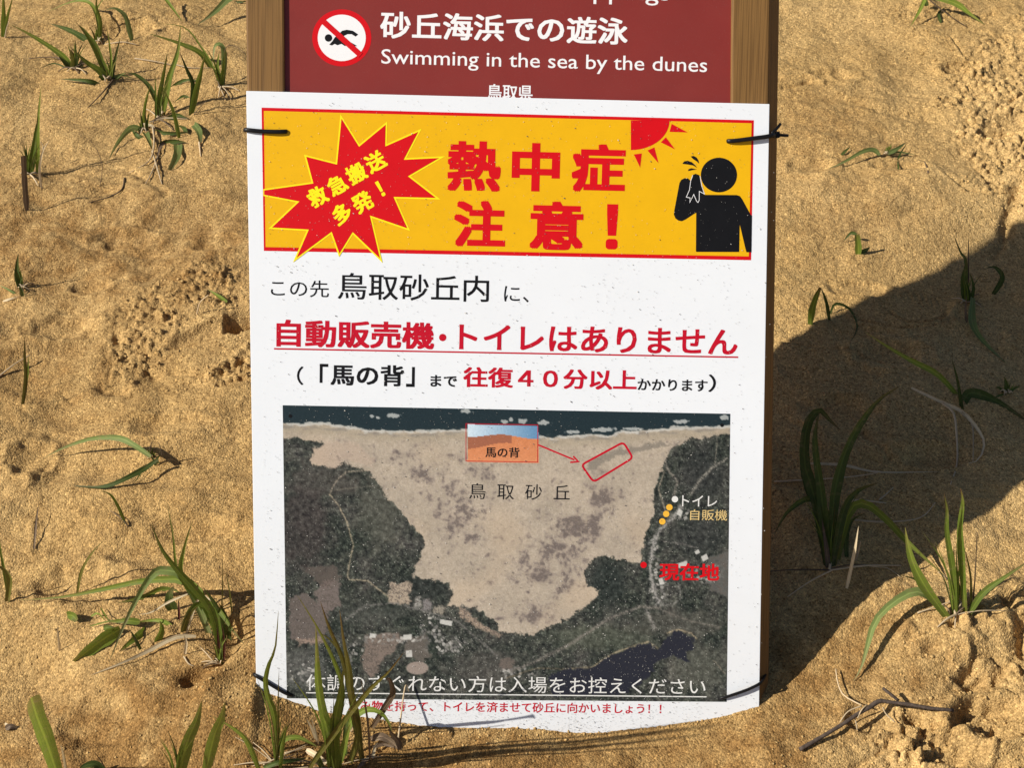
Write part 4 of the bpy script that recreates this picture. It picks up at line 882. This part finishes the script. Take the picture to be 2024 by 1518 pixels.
G('large dense grass tuft of tall pointed blades left of the sign, upper tuft', (I1, 42, 'g', [(1105, 822), (1110, 700), (1140, 520), (1168, 365)]), (I1, 48, 'g', [(1135, 805), (1180, 560), (1240, 370), (1262, 170)]), (I1, 38, 'd', [(1322, 802), (1345, 600), (1300, 480), (1255, 365)]),
  (I1, 46, 'g', [(1328, 802), (1370, 620), (1400, 500), (1430, 372)]), (I1, 8, 'b', [(1340, 800), (1390, 750), (1440, 702)]), (I1, 32, 'g', [(1250, 962), (1210, 780), (1140, 610)]), (I1, 27, 'g', [(1000, 872), (1010, 740), (1055, 570)]),
  (I1, 36, 'd', [(1090, 705), (1040, 600), (950, 520), (870, 505)]), (I1, 30, 'd', [(1180, 610), (1280, 560), (1400, 562)]), (I1, 24, 'd', [(1330, 682), (1280, 670), (1215, 712)]), (I1, 14, 's', [(1130, 800, 2), (1145, 700), (1200, 770, 2)]),
  (I1, 16, 's', [(1040, 850, 5), (1150, 820, 5), (1320, 830, 2)]), (I1, 12, 's', [(940, 405, 3), (1080, 425, 5), (1200, 450, 3)]), (I1, 10, 's', [(1200, 440, 2), (1330, 470, 3), (1470, 470, 2)]), (I1, 36, 'd', [(1150, 830), (1230, 800, 8), (1320, 830, 3)]))
G('drooping pale grass tuft with dry roots, just below the large upper tuft', (I1, 46, 'p', [(1005, 900), (920, 888, 14), (830, 980, 8), (760, 1105, 1)]), (I1, 46, 'p', [(1000, 885), (1030, 960, 9), (1062, 1045, 3)]), (I1, 12, 's', [(1065, 880, 8), (1075, 1000, 8), (1040, 1120, 4), (900, 1205, 1)]),
  (I1, 13, 's', [(1062, 1050, 4), (1100, 1180, 4), (1130, 1282, 1)]), (I1, 62, 'p', [(1240, 965), (1235, 1080, 9), (1180, 1185, 1)], .35), (I1, 52, 'p', [(1345, 845), (1388, 915, 10), (1398, 995, 2)], .3), (I1, 20, 's', [(1000, 862, 6), (1070, 885, 6), (1075, 960, 5)]),
  (I1, 36, 'd', [(1010, 960), (950, 940, 6), (920, 890, 4)]), (I1, 30, 'b', [(1180, 960), (1120, 1020, 6), (1100, 1100, 2)]), (I1, 12, 's', [(1100, 1090, 3), (1060, 1200, 2), (1015, 1280, 1)]), (I1, 50, 'd', [(1100, 1000), (1200, 985), (1300, 990, 4)]),
  (I1, 45, 'd', [(1060, 900), (1160, 930), (1320, 920, 4)]), (I1, 14, 's', [(1390, 990, 3), (1395, 1040, 2), (1400, 1090, 1)]), (I1, 50, 'd', [(1250, 880), (1290, 900), (1310, 930, 4)]))
G('pair of narrow green blades beside a dead upright stub, far left', (I1, 44, 'y', [(205, 1212), (240, 1000), (267, 805)]), (I1, 34, 'g', [(262, 1205), (262, 1050), (268, 820), (288, 590)]), (I1, 42, 'p', [(195, 1205), (225, 1160), (240, 1080)]), (I1, 18, 's', [(288, 1315), (275, 1180), (300, 1050), (342, 978)]), (I1, 10, 's', [(300, 1050, 30), (300, 1010), (280, 990)]))
clump('dead brown blunt grass stub leaning at the far left', 'grass', 'grass_stub', [(I1, 36, 'b', [(185, 1470), (172, 1300), (160, 1085)], .8), (I1, 30, 'p', [(183, 1440), (176, 1290), (172, 1095)], .7)])
clump('long thin bare stem arching over the sand left of the sign', 'dead grass', 'dead_grass', [(I1, 6, 'b', [(690, 1300), (712, 1150), (650, 1000), (555, 938)])])
clump('dark crooked root lying on the sand below the upper tufts', 'root', 'dry_root', [(I1, 14, 'b', [(870, 1240, 1), (850, 1320, 2), (760, 1372, 1), (620, 1412, 0)])])
G('single grass leaf hanging in from the top edge, left of the sign', (I1, 26, 'g', [(1120, -60, 30), (1200, 50), (1275, 150, 2)]))
G('broad grey-green leaf touching the sand beside the top of the left post', (I1, 58, 'p', [(1640, -40, 40), (1590, -10), (1500, 80), (1375, 172, 1)]), (I1, 16, 'd', [(1600, 0), (1690, 10, 4), (1720, 5, 3)]))
G('short dark spear-shaped seedling at the left edge', (I2, 46, 'd', [(140, 592), (118, 490), (128, 355)]), (I2, 18, 'p', [(130, 640), (60, 610, 5), (-10, 575, 6)]), (I2, 30, 'd', [(160, 655), (145, 610), (135, 575)]), (I2, 16, 's', [(20, 690, 1), (80, 670, 3), (140, 650, 1)]))
G('thin twisted green shoot with a pale straw across it, left edge', (I2, 30, 'o', [(150, 1412), (178, 1250), (172, 1080), (172, 930)]), (I2, 26, 'g', [(160, 1330), (190, 1200), (200, 1070)]))
clump('pale straw lying behind the thin twisted shoot', 'straw', 'dry_straw', [(I2, 14, 's', [(-20, 1225, 1), (100, 1130, 8), (210, 1063, 14)])])
clump('small green leaf fragment in the trampled sand near the poster edge', 'leaf', 'fallen_leaf', [(I2, 30, 'g', [(1585, 695, 2), (1520, 650, 6), (1450, 608, 9)])])
clump('thin curved root tip sticking out of the trampled sand', 'root', 'dry_root', [(I2, 12, 's', [(1368, 780), (1395, 700), (1455, 645)])])
G('grass tuft with one broad leaf arched down to the left over its own shadow', (I3, 52, 'p', [(1190, 410, 26), (1060, 320, 34), (930, 262, 38), (720, 268, 36), (500, 340, 20), (340, 425, 1)]), (I3, 46, 'd', [(1245, 432, 20), (1150, 500, 18), (1000, 580, 12), (850, 642, 5), (700, 650, 3), (425, 625, 1)]),
  (I3, 30, 'd', [(1250, 470), (1240, 430), (1270, 395)]), (I3, 12, 'b', [(1195, 405, 20), (1185, 340), (1200, 295)]), (I3, 10, 'b', [(1280, 400, 20), (1270, 350), (1250, 300)]), (I3, 12, 'd', [(1150, 480, 10), (1100, 560, 5), (1050, 630, 1)]), (I3, 30, 'd', [(1230, 480, 1), (1215, 440), (1190, 400)]))
G('tiny bent shoot below the arched leaf', (I3, 26, 'g', [(998, 950), (930, 800), (870, 710), (790, 678)]), (I3, 12, 'b', [(1010, 960, 1), (960, 900, 6), (870, 835, 3)]))
G('slender bent brownish shoot behind the big lower left tuft', (I3, 26, 'o', [(602, 1500), (640, 1330), (720, 1180), (835, 1055)]))
clump('short dark straw standing half buried at the far left', 'straw', 'dry_straw', [(I3, 22, 'b', [(268, 1140, 1), (285, 930, 9), (305, 790, 12)])])
G('olive grass leaf entering at the left edge', (I3, 26, 'g', [(58, 1510), (30, 1300), (0, 1130), (-10, 980)]), (I3, 56, 'o', [(50, 1560), (72, 1390), (30, 1300), (-30, 1270)]))
G('big lower left grass tuft with long arching leaves beside the poster',
  (I4, 24, 'r', [(1572, 770), (1560, 620), (1548, 480)]), (I4, 22, 'r', [(1592, 745), (1602, 620), (1582, 470)]),
  (I4, 62, 'g', [(1570, 700), (1520, 420), (1400, 250), (1250, 80), (1150, -60), (1081, -235)]), (I4, 28, 'g', [(1520, 500), (1400, 300), (1270, 120), (1235, -150), (1194, -379)]),
  (I4, 42, 'g', [(1480, 420), (1300, 150), (1310, -40), (1375, -252)]), (I4, 60, 'g', [(1570, 640), (1470, 330), (1330, 178), (1050, 172), (750, 232), (450, 290, 10), (150, 312, 1)]),
  (I4, 72, 'p', [(1500, 560), (1330, 170), (1180, 100), (1090, 130), (990, 280), (890, 480, 24), (782, 752, 1)]), (I4, 52, 'y', [(1590, 720), (1540, 420), (1430, 338), (1340, 400), (1290, 545)]),
  (I4, 46, 'y', [(1600, 600), (1450, 335), (1560, 385), (1650, 510), (1747, 632, 3)]), (I4, 36, 'g', [(1265, 535), (1180, 470), (1060, 458), (930, 490)]),
  (I4, 62, 'g', [(1330, 300), (1180, 240), (1020, 290), (840, 335)]), (I4, 60, 'y', [(1060, 490), (960, 590, 7), (850, 682, 1)]),
  (I4, 36, 's', [(1400, 572, 8), (1250, 580, 9), (1050, 680, 5), (850, 770, 3), (640, 852, 1)]), (I4, 20, 's', [(1340, 270, 40), (1200, 330), (1080, 400), (980, 418)]),
  (I4, 26, 's', [(1312, 705), (1330, 620), (1315, 560)]), (I4, 14, 's', [(1315, 715, 2), (1345, 765, 2), (1385, 785, 1)]), (I4, 10, 'o', [(1578, 440), (1590, 200), (1590, -20)]),
  (I4, 13, 'o', [(1655, 410), (1640, 250), (1608, 80)]), (I4, 54, 'g', [(1110, 610), (1150, 530), (1140, 460)]), (I4, 82, 'd', [(1240, 385), (1210, 300), (1240, 212)]),
  (I4, 22, 'r', [(1275, 455), (1280, 380), (1275, 300)]), (I4, 20, 's', [(1320, 560), (1420, 300), (1500, 310), (1560, 380)]), (I4, 50, 'd', [(1600, 620), (1560, 400), (1450, 220)]), (I4, 24, 'd', [(1010, 670), (960, 580), (930, 530)]), (I4, 50, 'o', [(1300, 540), (1340, 420), (1420, 350)]),
  (I4, 40, 'd', [(1640, 600), (1620, 450), (1560, 330)]), (I4, 12, 's', [(1540, 770, 3), (1480, 700, 6), (1430, 650, 4)]))
clump('flat toothed green leaves lying at the foot of the big lower left tuft', 'leaf', 'broad_leaf_weed', [(I4, 105, 'g', [(860, 520, 7), (740, 590, 9), (620, 680, 6), (530, 752, 1)], .3), (I4, 55, 'g', [(1000, 470, 10), (900, 460, 12), (780, 470, 8)]), (I4, 40, 'y', [(740, 515, 12), (770, 512, 13), (815, 520, 12)], .6),
  (I4, 60, 'g', [(480, 420, 4), (520, 425, 8), (550, 460, 6)], .5), (I4, 16, 'g', [(650, 430, 4), (700, 410, 8), (760, 470, 6)]), (I4, 14, 'g', [(720, 370, 6), (760, 440, 9), (800, 480, 6)]), (I4, 12, 'y', [(640, 500, 4), (800, 460, 8), (950, 440, 8)])])
clump('short pale stub of straw standing in the sand left of the broad leaf', 'straw', 'dry_straw', [(I4, 20, 's', [(422, 678), (416, 580), (410, 500)])])
clump('tiny dark bit of debris on the sand at the lower left edge', 'debris', 'plant_scrap', [(I4, 40, 'b', [(40, 1235, 2), (75, 1215, 5), (120, 1230, 1)], .5), (I4, 20, 's', [(35, 1195, 3), (55, 1210, 5), (70, 1225, 2)], .5)])
LEAN[0] = .45
G('single broad blunt grass leaf at the bottom left', (I4, 100, 'g', [(430, 1620), (340, 1350), (265, 1150), (222, 1010)], .78), (I4, 26, 's', [(470, 1540), (455, 1430), (432, 1340)]))
G('small grass leaf just showing at the bottom edge, left', (I4, 60, 'd', [(760, 1560), (690, 1490), (600, 1500), (560, 1540)]), (I4, 12, 'b', [(750, 1510), (720, 1460), (680, 1410)]))
G('grass tuft of two broad pointed leaves at the bottom edge, left of the poster foot', (I4, 88, 'g', [(1270, 1600), (1330, 1350), (1400, 1180), (1440, 1035)]), (I4, 80, 'g', [(1450, 1600), (1525, 1300), (1580, 1160), (1608, 1040)]), (I4, 40, 'g', [(1880, 1600), (1780, 1350), (1680, 1240), (1510, 1140)]), (I4, 10, 'o', [(1470, 1560), (1490, 1400), (1480, 1280)]))
LEAN[0] = .22
G('tall grass tuft standing in front of the foot of the poster',
  (IA, 76, 'g', [(650, 900), (630, 650), (585, 470), (552, 250), (545, 50), (540, -157)]), (IA, 46, 'g', [(640, 900), (690, 600), (735, 350), (705, 180), (570, -113), (406, -381)]),
  (IA, 56, 'o', [(890, 830), (840, 600), (810, 400), (743, 103), (640, -139), (575, -338)]), (IA, 58, 'o', [(880, 850), (850, 600), (800, 350), (787, 189), (743, -52), (717, -277)]),
  (IA, 46, 'o', [(470, 910), (600, 740), (800, 480), (950, 300), (1080, 180), (1190, 40)]), (IA, 52, 'g', [(730, 800), (790, 570), (900, 468), (1010, 480), (1080, 560), (1105, 640)]),
  (IA, 48, 'b', [(1165, 760, 1), (1150, 700), (1100, 640), (1085, 600)]), (IA, 52, 'b', [(950, 590), (1060, 430), (1110, 340), (1090, 250), (1060, 235)], .3), (IA, 18, 'b', [(940, 835), (930, 600), (900, 380), (870, 200)]),
  (IA, 10, 'r', [(880, 660), (960, 570), (1030, 480), (1110, 370)]), (IA, 80, 'g', [(690, 900), (680, 600), (720, 350), (745, 150)]), (IA, 40, 'd', [(760, 800), (770, 560), (830, 480)]), (IA, 50, 'd', [(600, 900), (560, 800), (640, 700)]),
  (IA, 50, 'o', [(790, 860), (850, 650), (820, 500)]), (IA, 30, 's', [(780, 620), (820, 560), (800, 500)]), (IA, 40, 'g', [(720, 880), (700, 780), (650, 700)]), (IA, 60, 'g', [(700, 880), (760, 700), (800, 560)]),
  (IA, 24, 's', [(548, 700, 3), (510, 600), (470, 530)]), (IA, 20, 's', [(560, 720, 3), (530, 600), (505, 520)]), (IA, 46, 's', [(470, 760, 5), (540, 800, 6), (620, 860, 3)], .6), (IA, 30, 's', [(962, 825, 2), (975, 750, 8), (1000, 708, 9)]),
  (IA, 14, 's', [(310, 785, 1), (400, 762, 3), (470, 742, 1)]), (IA, 32, 'b', [(850, 900, 2), (920, 830, 5), (965, 790, 3)], .5), (IA, 60, 'b', [(950, 685, 6), (1020, 660, 12), (1100, 700, 8), (1150, 750, 2)], .3), (IA, 30, 'b', [(960, 740, 3), (1040, 720, 7), (1120, 740, 3)], .3), (IA, 16, 'o', [(740, 60, 150), (640, -60), (560, -110)]),
  (IA, 14, 's', [(1150, 690, 8), (1200, 300, 40), (1230, 330, 36)]))
G('thin twisting grass tuft crossing the lower left corner of the poster', (IA, 46, 'g', [(245, 860), (236, 520), (190, 390), (165, 260), (190, 130), (240, 0), (263, -269)]), (IA, 32, 'g', [(272, 900), (300, 700), (332, 560)]), (IA, 46, 'g', [(258, 770), (300, 690), (400, 668), (500, 710), (560, 745)]),
  (IA, 42, 'd', [(120, 895), (250, 860, 10), (400, 835, 8), (480, 820, 2)]), (IA, 14, 's', [(150, 870, 4), (300, 800, 6), (480, 720, 4)]))
# right of the board
LEAN[0] = -.15
G('grass tuft at the top edge right of the sign, leaves bent down like legs', (I5, 30, 'g', [(1200, -40, 34), (1150, 70), (1080, 190, 1)]), (I5, 11, 'b', [(1200, -20, 34), (1350, 100), (1490, 192, 1)]), (I5, 46, 'g', [(1200, -40, 40), (1400, 18), (1500, 90), (1615, 174, 1)]), (I5, 36, 'd', [(1200, 40, 8), (1190, 0), (1180, -40)]), (I5, 24, 'd', [(1300, 160, 1), (1285, 90, 4), (1340, 45, 4)]))
G('bent leaf loop lying on the sand right of the upper cable tie', (I5, 36, 'p', [(862, 1108, 6), (820, 1070, 14), (740, 1082, 15), (600, 1160, 6), (490, 1206, 1)]), (I5, 22, 'd', [(588, 1106, 1), (620, 1075, 5), (655, 1045, 5)]))
G('folded grass leaf lying on the sand, right of the leaf loop', (I5, 34, 'p', [(920, 1100, 5), (990, 1060, 12), (1052, 1015, 12)]), (I5, 13, 'd', [(990, 1142, 1), (1020, 1080, 8), (1060, 1020, 10)]), (I5, 18, 'p', [(920, 1096, 4), (1000, 1086, 8), (1128, 1106, 2)]), (I5, 14, 'd', [(1000, 1225, 0), (995, 1180, 3), (990, 1140, 2)]), (I5, 16, 'b', [(1210, 1235, 0), (1195, 1180, 3), (1180, 1150, 1)]))
G('small looped green shoot above the edge of the shadow', (I6, 48, 'g', [(748, 392), (745, 320), (735, 240)], .7), (I6, 30, 'd', [(735, 240, 16), (690, 230), (630, 296, 1)]), (I6, 40, 'd', [(760, 380, 1), (800, 360, 4), (832, 335, 4)]))
G('bent grass leaf lit at the edge of the sign shadow, near the right post', (I6, 52, 'y', [(385, 918), (400, 810), (430, 710), (462, 638)], .3), (I6, 30, 'd', [(532, 885), (512, 780), (490, 700), (464, 640)]), (I6, 22, 'd', [(530, 850), (560, 770), (620, 765), (690, 810), (738, 920), (710, 1010), (650, 1082)]))
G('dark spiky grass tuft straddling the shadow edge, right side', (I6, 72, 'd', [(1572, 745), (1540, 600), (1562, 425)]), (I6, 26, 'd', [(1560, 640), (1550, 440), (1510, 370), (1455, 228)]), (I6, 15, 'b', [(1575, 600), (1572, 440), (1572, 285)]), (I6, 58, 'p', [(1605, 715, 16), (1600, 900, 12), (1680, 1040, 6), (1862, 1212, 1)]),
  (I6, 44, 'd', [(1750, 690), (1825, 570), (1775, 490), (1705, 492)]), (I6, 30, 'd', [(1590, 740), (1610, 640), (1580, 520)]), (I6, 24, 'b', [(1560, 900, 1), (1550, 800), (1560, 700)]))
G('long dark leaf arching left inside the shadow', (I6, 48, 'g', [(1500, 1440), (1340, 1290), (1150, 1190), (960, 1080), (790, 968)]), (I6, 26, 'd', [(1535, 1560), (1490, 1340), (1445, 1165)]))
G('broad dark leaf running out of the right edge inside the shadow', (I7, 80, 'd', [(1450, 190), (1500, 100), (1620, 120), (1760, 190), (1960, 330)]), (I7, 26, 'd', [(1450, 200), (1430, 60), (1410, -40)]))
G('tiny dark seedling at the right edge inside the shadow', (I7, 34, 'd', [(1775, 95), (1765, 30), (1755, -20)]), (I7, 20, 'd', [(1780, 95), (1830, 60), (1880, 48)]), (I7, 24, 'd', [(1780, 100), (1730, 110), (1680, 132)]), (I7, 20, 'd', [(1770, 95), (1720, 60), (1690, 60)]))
LEAN[0] = -.75
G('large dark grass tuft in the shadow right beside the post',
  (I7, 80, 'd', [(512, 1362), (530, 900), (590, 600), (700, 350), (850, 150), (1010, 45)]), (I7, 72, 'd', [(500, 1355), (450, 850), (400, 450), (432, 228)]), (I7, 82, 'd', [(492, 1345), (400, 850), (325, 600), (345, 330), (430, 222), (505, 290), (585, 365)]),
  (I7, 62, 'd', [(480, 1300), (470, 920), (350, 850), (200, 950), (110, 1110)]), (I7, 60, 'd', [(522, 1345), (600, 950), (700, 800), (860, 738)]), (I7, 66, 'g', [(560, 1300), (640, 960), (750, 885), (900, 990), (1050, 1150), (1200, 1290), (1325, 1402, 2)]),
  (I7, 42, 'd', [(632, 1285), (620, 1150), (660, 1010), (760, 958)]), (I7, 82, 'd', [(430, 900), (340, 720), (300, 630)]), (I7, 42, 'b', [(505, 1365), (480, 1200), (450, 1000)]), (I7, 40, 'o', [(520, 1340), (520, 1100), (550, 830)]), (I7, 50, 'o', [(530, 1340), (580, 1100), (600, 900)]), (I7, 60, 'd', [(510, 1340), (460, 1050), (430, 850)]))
LEAN[0] = -.15
clump('pair of thin dead spikes between the dark tuft and the sunlit bank', 'dead grass', 'dead_grass', [(I7, 20, 's', [(625, 1500), (680, 1250), (712, 1050)]), (I7, 14, 's', [(690, 1295), (712, 1220), (727, 1158)])])
clump('long pale straw lying level behind the dark tuft', 'straw', 'dry_straw', [(I7, 18, 's', [(340, 600, 6), (600, 612, 8), (850, 662, 6), (1300, 660, 3)]), (I7, 10, 's', [(110, 732, 2), (600, 702, 6), (850, 668, 5)])])
clump('forked pale straw on the shaded sand below the long level straw', 'straw', 'dry_straw', [(I7, 14, 's', [(650, 865, 8), (760, 868, 6), (910, 884, 2)]), (I7, 12, 's', [(680, 1005, 10), (900, 1020, 5), (1150, 990, 4), (1260, 880, 8)]), (I7, 10, 's', [(860, 860, 3), (910, 820, 5), (960, 772, 5)])])
clump('pale drooping straw with three strands inside the shadow, right side', 'straw', 'dry_straw', [(I7, 22, 's', [(1090, 60, 22), (1300, 160, 18), (1450, 230, 14), (1560, 350, 10), (1610, 460, 7), (1560, 580, 4), (1420, 615, 1)]), (I7, 16, 's', [(1310, 170, 17), (1390, 240, 13), (1412, 400, 9), (1415, 600, 4), (1370, 752, 1)]), (I7, 11, 's', [(1450, 230, 14), (1525, 330, 9), (1530, 592, 2)])])
clump('fine pale root thread at the lower edge of the shadow', 'root', 'dry_root', [(I7, 8, 's', [(720, 1325, 1), (830, 1340, 3), (920, 1350, 3), (1010, 1412, 2)])])
G('yellow-green grass tuft in full sun on the right bank, brown leaf tips',
  (I7, 46, 'y', [(1410, 1680), (1390, 1400), (1345, 1100), (1345, 940), (1322, 812)]), (I7, 52, 'y', [(1480, 1660), (1450, 1300), (1438, 1060), (1458, 880), (1440, 775)]), (I7, 14, 'b', [(1530, 1650), (1545, 1400), (1560, 1095)]),
  (I7, 52, 'y', [(1500, 1670), (1600, 1530), (1750, 1420), (1960, 1280)]), (I7, 32, 'd', [(1350, 1700), (1250, 1550), (1140, 1440), (1010, 1400)]), (I7, 80, 'g', [(1370, 1710), (1200, 1500), (1110, 1330), (1070, 1200), (1045, 1058)]),
  (I7, 14, 's', [(1400, 1490, 20), (1340, 1420), (1280, 1378)]), (I7, 18, 'd', [(1420, 1640), (1430, 1500), (1410, 1290)]), (I7, 20, 'o', [(1480, 1650), (1400, 1350), (1395, 1180)]), (I7, 20, 'o', [(1520, 1640), (1510, 1400), (1460, 1180)]),
  (I8, 70, 'p', [(1440, 270), (1300, 170), (1200, 155), (1050, 240), (930, 370, 26), (870, 560, 16), (830, 700, 7), (770, 808, 1)]), (I8, 13, 's', [(1240, 305, 1), (1400, 250, 7), (1560, 195, 8)]), (I8, 16, 's', [(1480, 340), (1470, 280), (1420, 240)]), (I8, 14, 's', [(1510, 320), (1520, 200), (1490, 90)]), (I8, 12, 's', [(1570, 200, 4), (1620, 160, 8), (1680, 175, 3)]), (I8, 20, 'b', [(1650, 260), (1655, 160), (1665, 90)]))

# ------------------------------------------------------------------ twig
def tw(pts): return [Vector(gpt(I8[0][0] + a / I8[1], I8[0][1] + b / I8[1], h / 1000 + tlift)) for a, b, h in pts]
tlift = .004
P0 = tw([(375, 1310, 2), (490, 1245, 5), (600, 1180, 7), (700, 1118, 9), (800, 1050, 11), (880, 1005, 12), (960, 955, 13), (1040, 962, 12), (1150, 975, 10), (1350, 1008, 7), (1505, 1022, 2)])
tg_ = empty('fallen_twig', location=tuple(P0[0])); tag(tg_, 'bent dark grey twig lying on the sand right of the poster foot', 'twig')
og = P0[0]; C = smooth_path([p - og for p in P0], 34)
px_m = 1.75 / F
tube('branch', C, [(4.0 + 1.5 * math.exp(-((k - 19) / 2.2) ** 2) + .7 * random.random()) * px_m - k * .000012 for k in range(35)], M['twig'], tg_, .9, 8)
tube('side_branch', [p - og for p in smooth_path(tw([(1100, 950, 10), (1045, 905, 16), (985, 858, 20)]), 6)], 3.4 * px_m, M['twig'], tg_, .9, 6)
for pts in ([(830, 985, 11), (700, 912, 3), (655, 820, 2), (640, 718, 1)], [(670, 1112, 1), (730, 1032, 10), (830, 990, 14)], [(775, 1060, 10), (790, 1120, 5), (798, 1168, 1)], [(800, 1080, 9), (830, 1020, 15), (870, 980, 15)], [(985, 1000, 9), (1010, 1050, 5), (1075, 1110, 1)]):
    tube('rootlet', [p - og for p in smooth_path(tw(pts), 8)], 1.4 * px_m, LM['s'], tg_, 1, 5)

# ------------------------------------------------------------------ crumbs of crusted sand (uncountable)
def crumbs():
    r = np.random.default_rng(12)
    zones = [(I2, (760, 500, 1740, 1300), 420), (I5, (1450, 300, 1990, 1500), 420), (I8, (1100, 300, 2024, 1440), 420), (I5, (850, 40, 1600, 800), 160), (I8, (100, 900, 1300, 1440), 70), (IA, (0, 600, 2400, 880), 110), (I4, (1300, 750, 1800, 1250), 90), (I4, (0, 200, 1500, 1450), 70), (I6, (900, 500, 1980, 1500), 140), (IA, (100, 380, 2700, 640), 160)]
    V, Fc = [], []; bm = bmesh.new(); bmesh.ops.create_icosphere(bm, subdivisions=1, radius=1)
    base = [v.co.copy() for v in bm.verts]; bf = [tuple(v.index for v in f.verts) for f in bm.faces]; bm.free()
    pts = []
    for fr, (x0, y0, x1, y1), n in zones:
        k = 0
        while k < n:
            x = r.uniform(x0, x1); y = r.uniform(y0, y1); p = g2(fr[0][0] + x / fr[1], fr[0][1] + y / fr[1])
            if n > 130 and perlin(np.array([p[0]]), np.array([p[1]]), .05, 77)[0] < r.uniform(-.5, .35): k += .25; continue
            pts.append((p, .0010 + .0019 * r.random() ** 2.5 if n > 110 else .0008 + .0014 * r.random())); k += 1
    for _ in range(420):
        k = int(r.integers(0, len(CONTACT) - 1)); t = r.random(); x = CONTACT[k][0] * (1 - t) + CONTACT[k + 1][0] * t; y = CONTACT[k][1] * (1 - t) + CONTACT[k + 1][1] * t
        p = g2(x, y + abs(r.normal(0, 5)) + 1); pts.append((p, .0006 + .0013 * r.random() ** 2))
    A = np.array([p for p, s in pts]); Z = ground(A[:, 0], A[:, 1])
    for (p, s), z in zip(pts, Z):
        b = len(V); q = Vector((r.uniform(.7, 1.3), r.uniform(.7, 1.3), r.uniform(.5, .9)))
        for c in base: V.append((p[0] + c.x * s * q.x * r.uniform(.6, 1.3), p[1] + c.y * s * q.y * r.uniform(.6, 1.3), z + s * .1 + c.z * s * q.z * r.uniform(.6, 1.2)))
        Fc += [tuple(b + i for i in f) for f in bf]
    o = mesh_obj('sand_crumbs', V, Fc, M['sand'], None, True)
    tag(o, 'loose crumbs of crusted sand scattered over the trampled ground', 'sand crumbs', None, 'stuff')
crumbs()
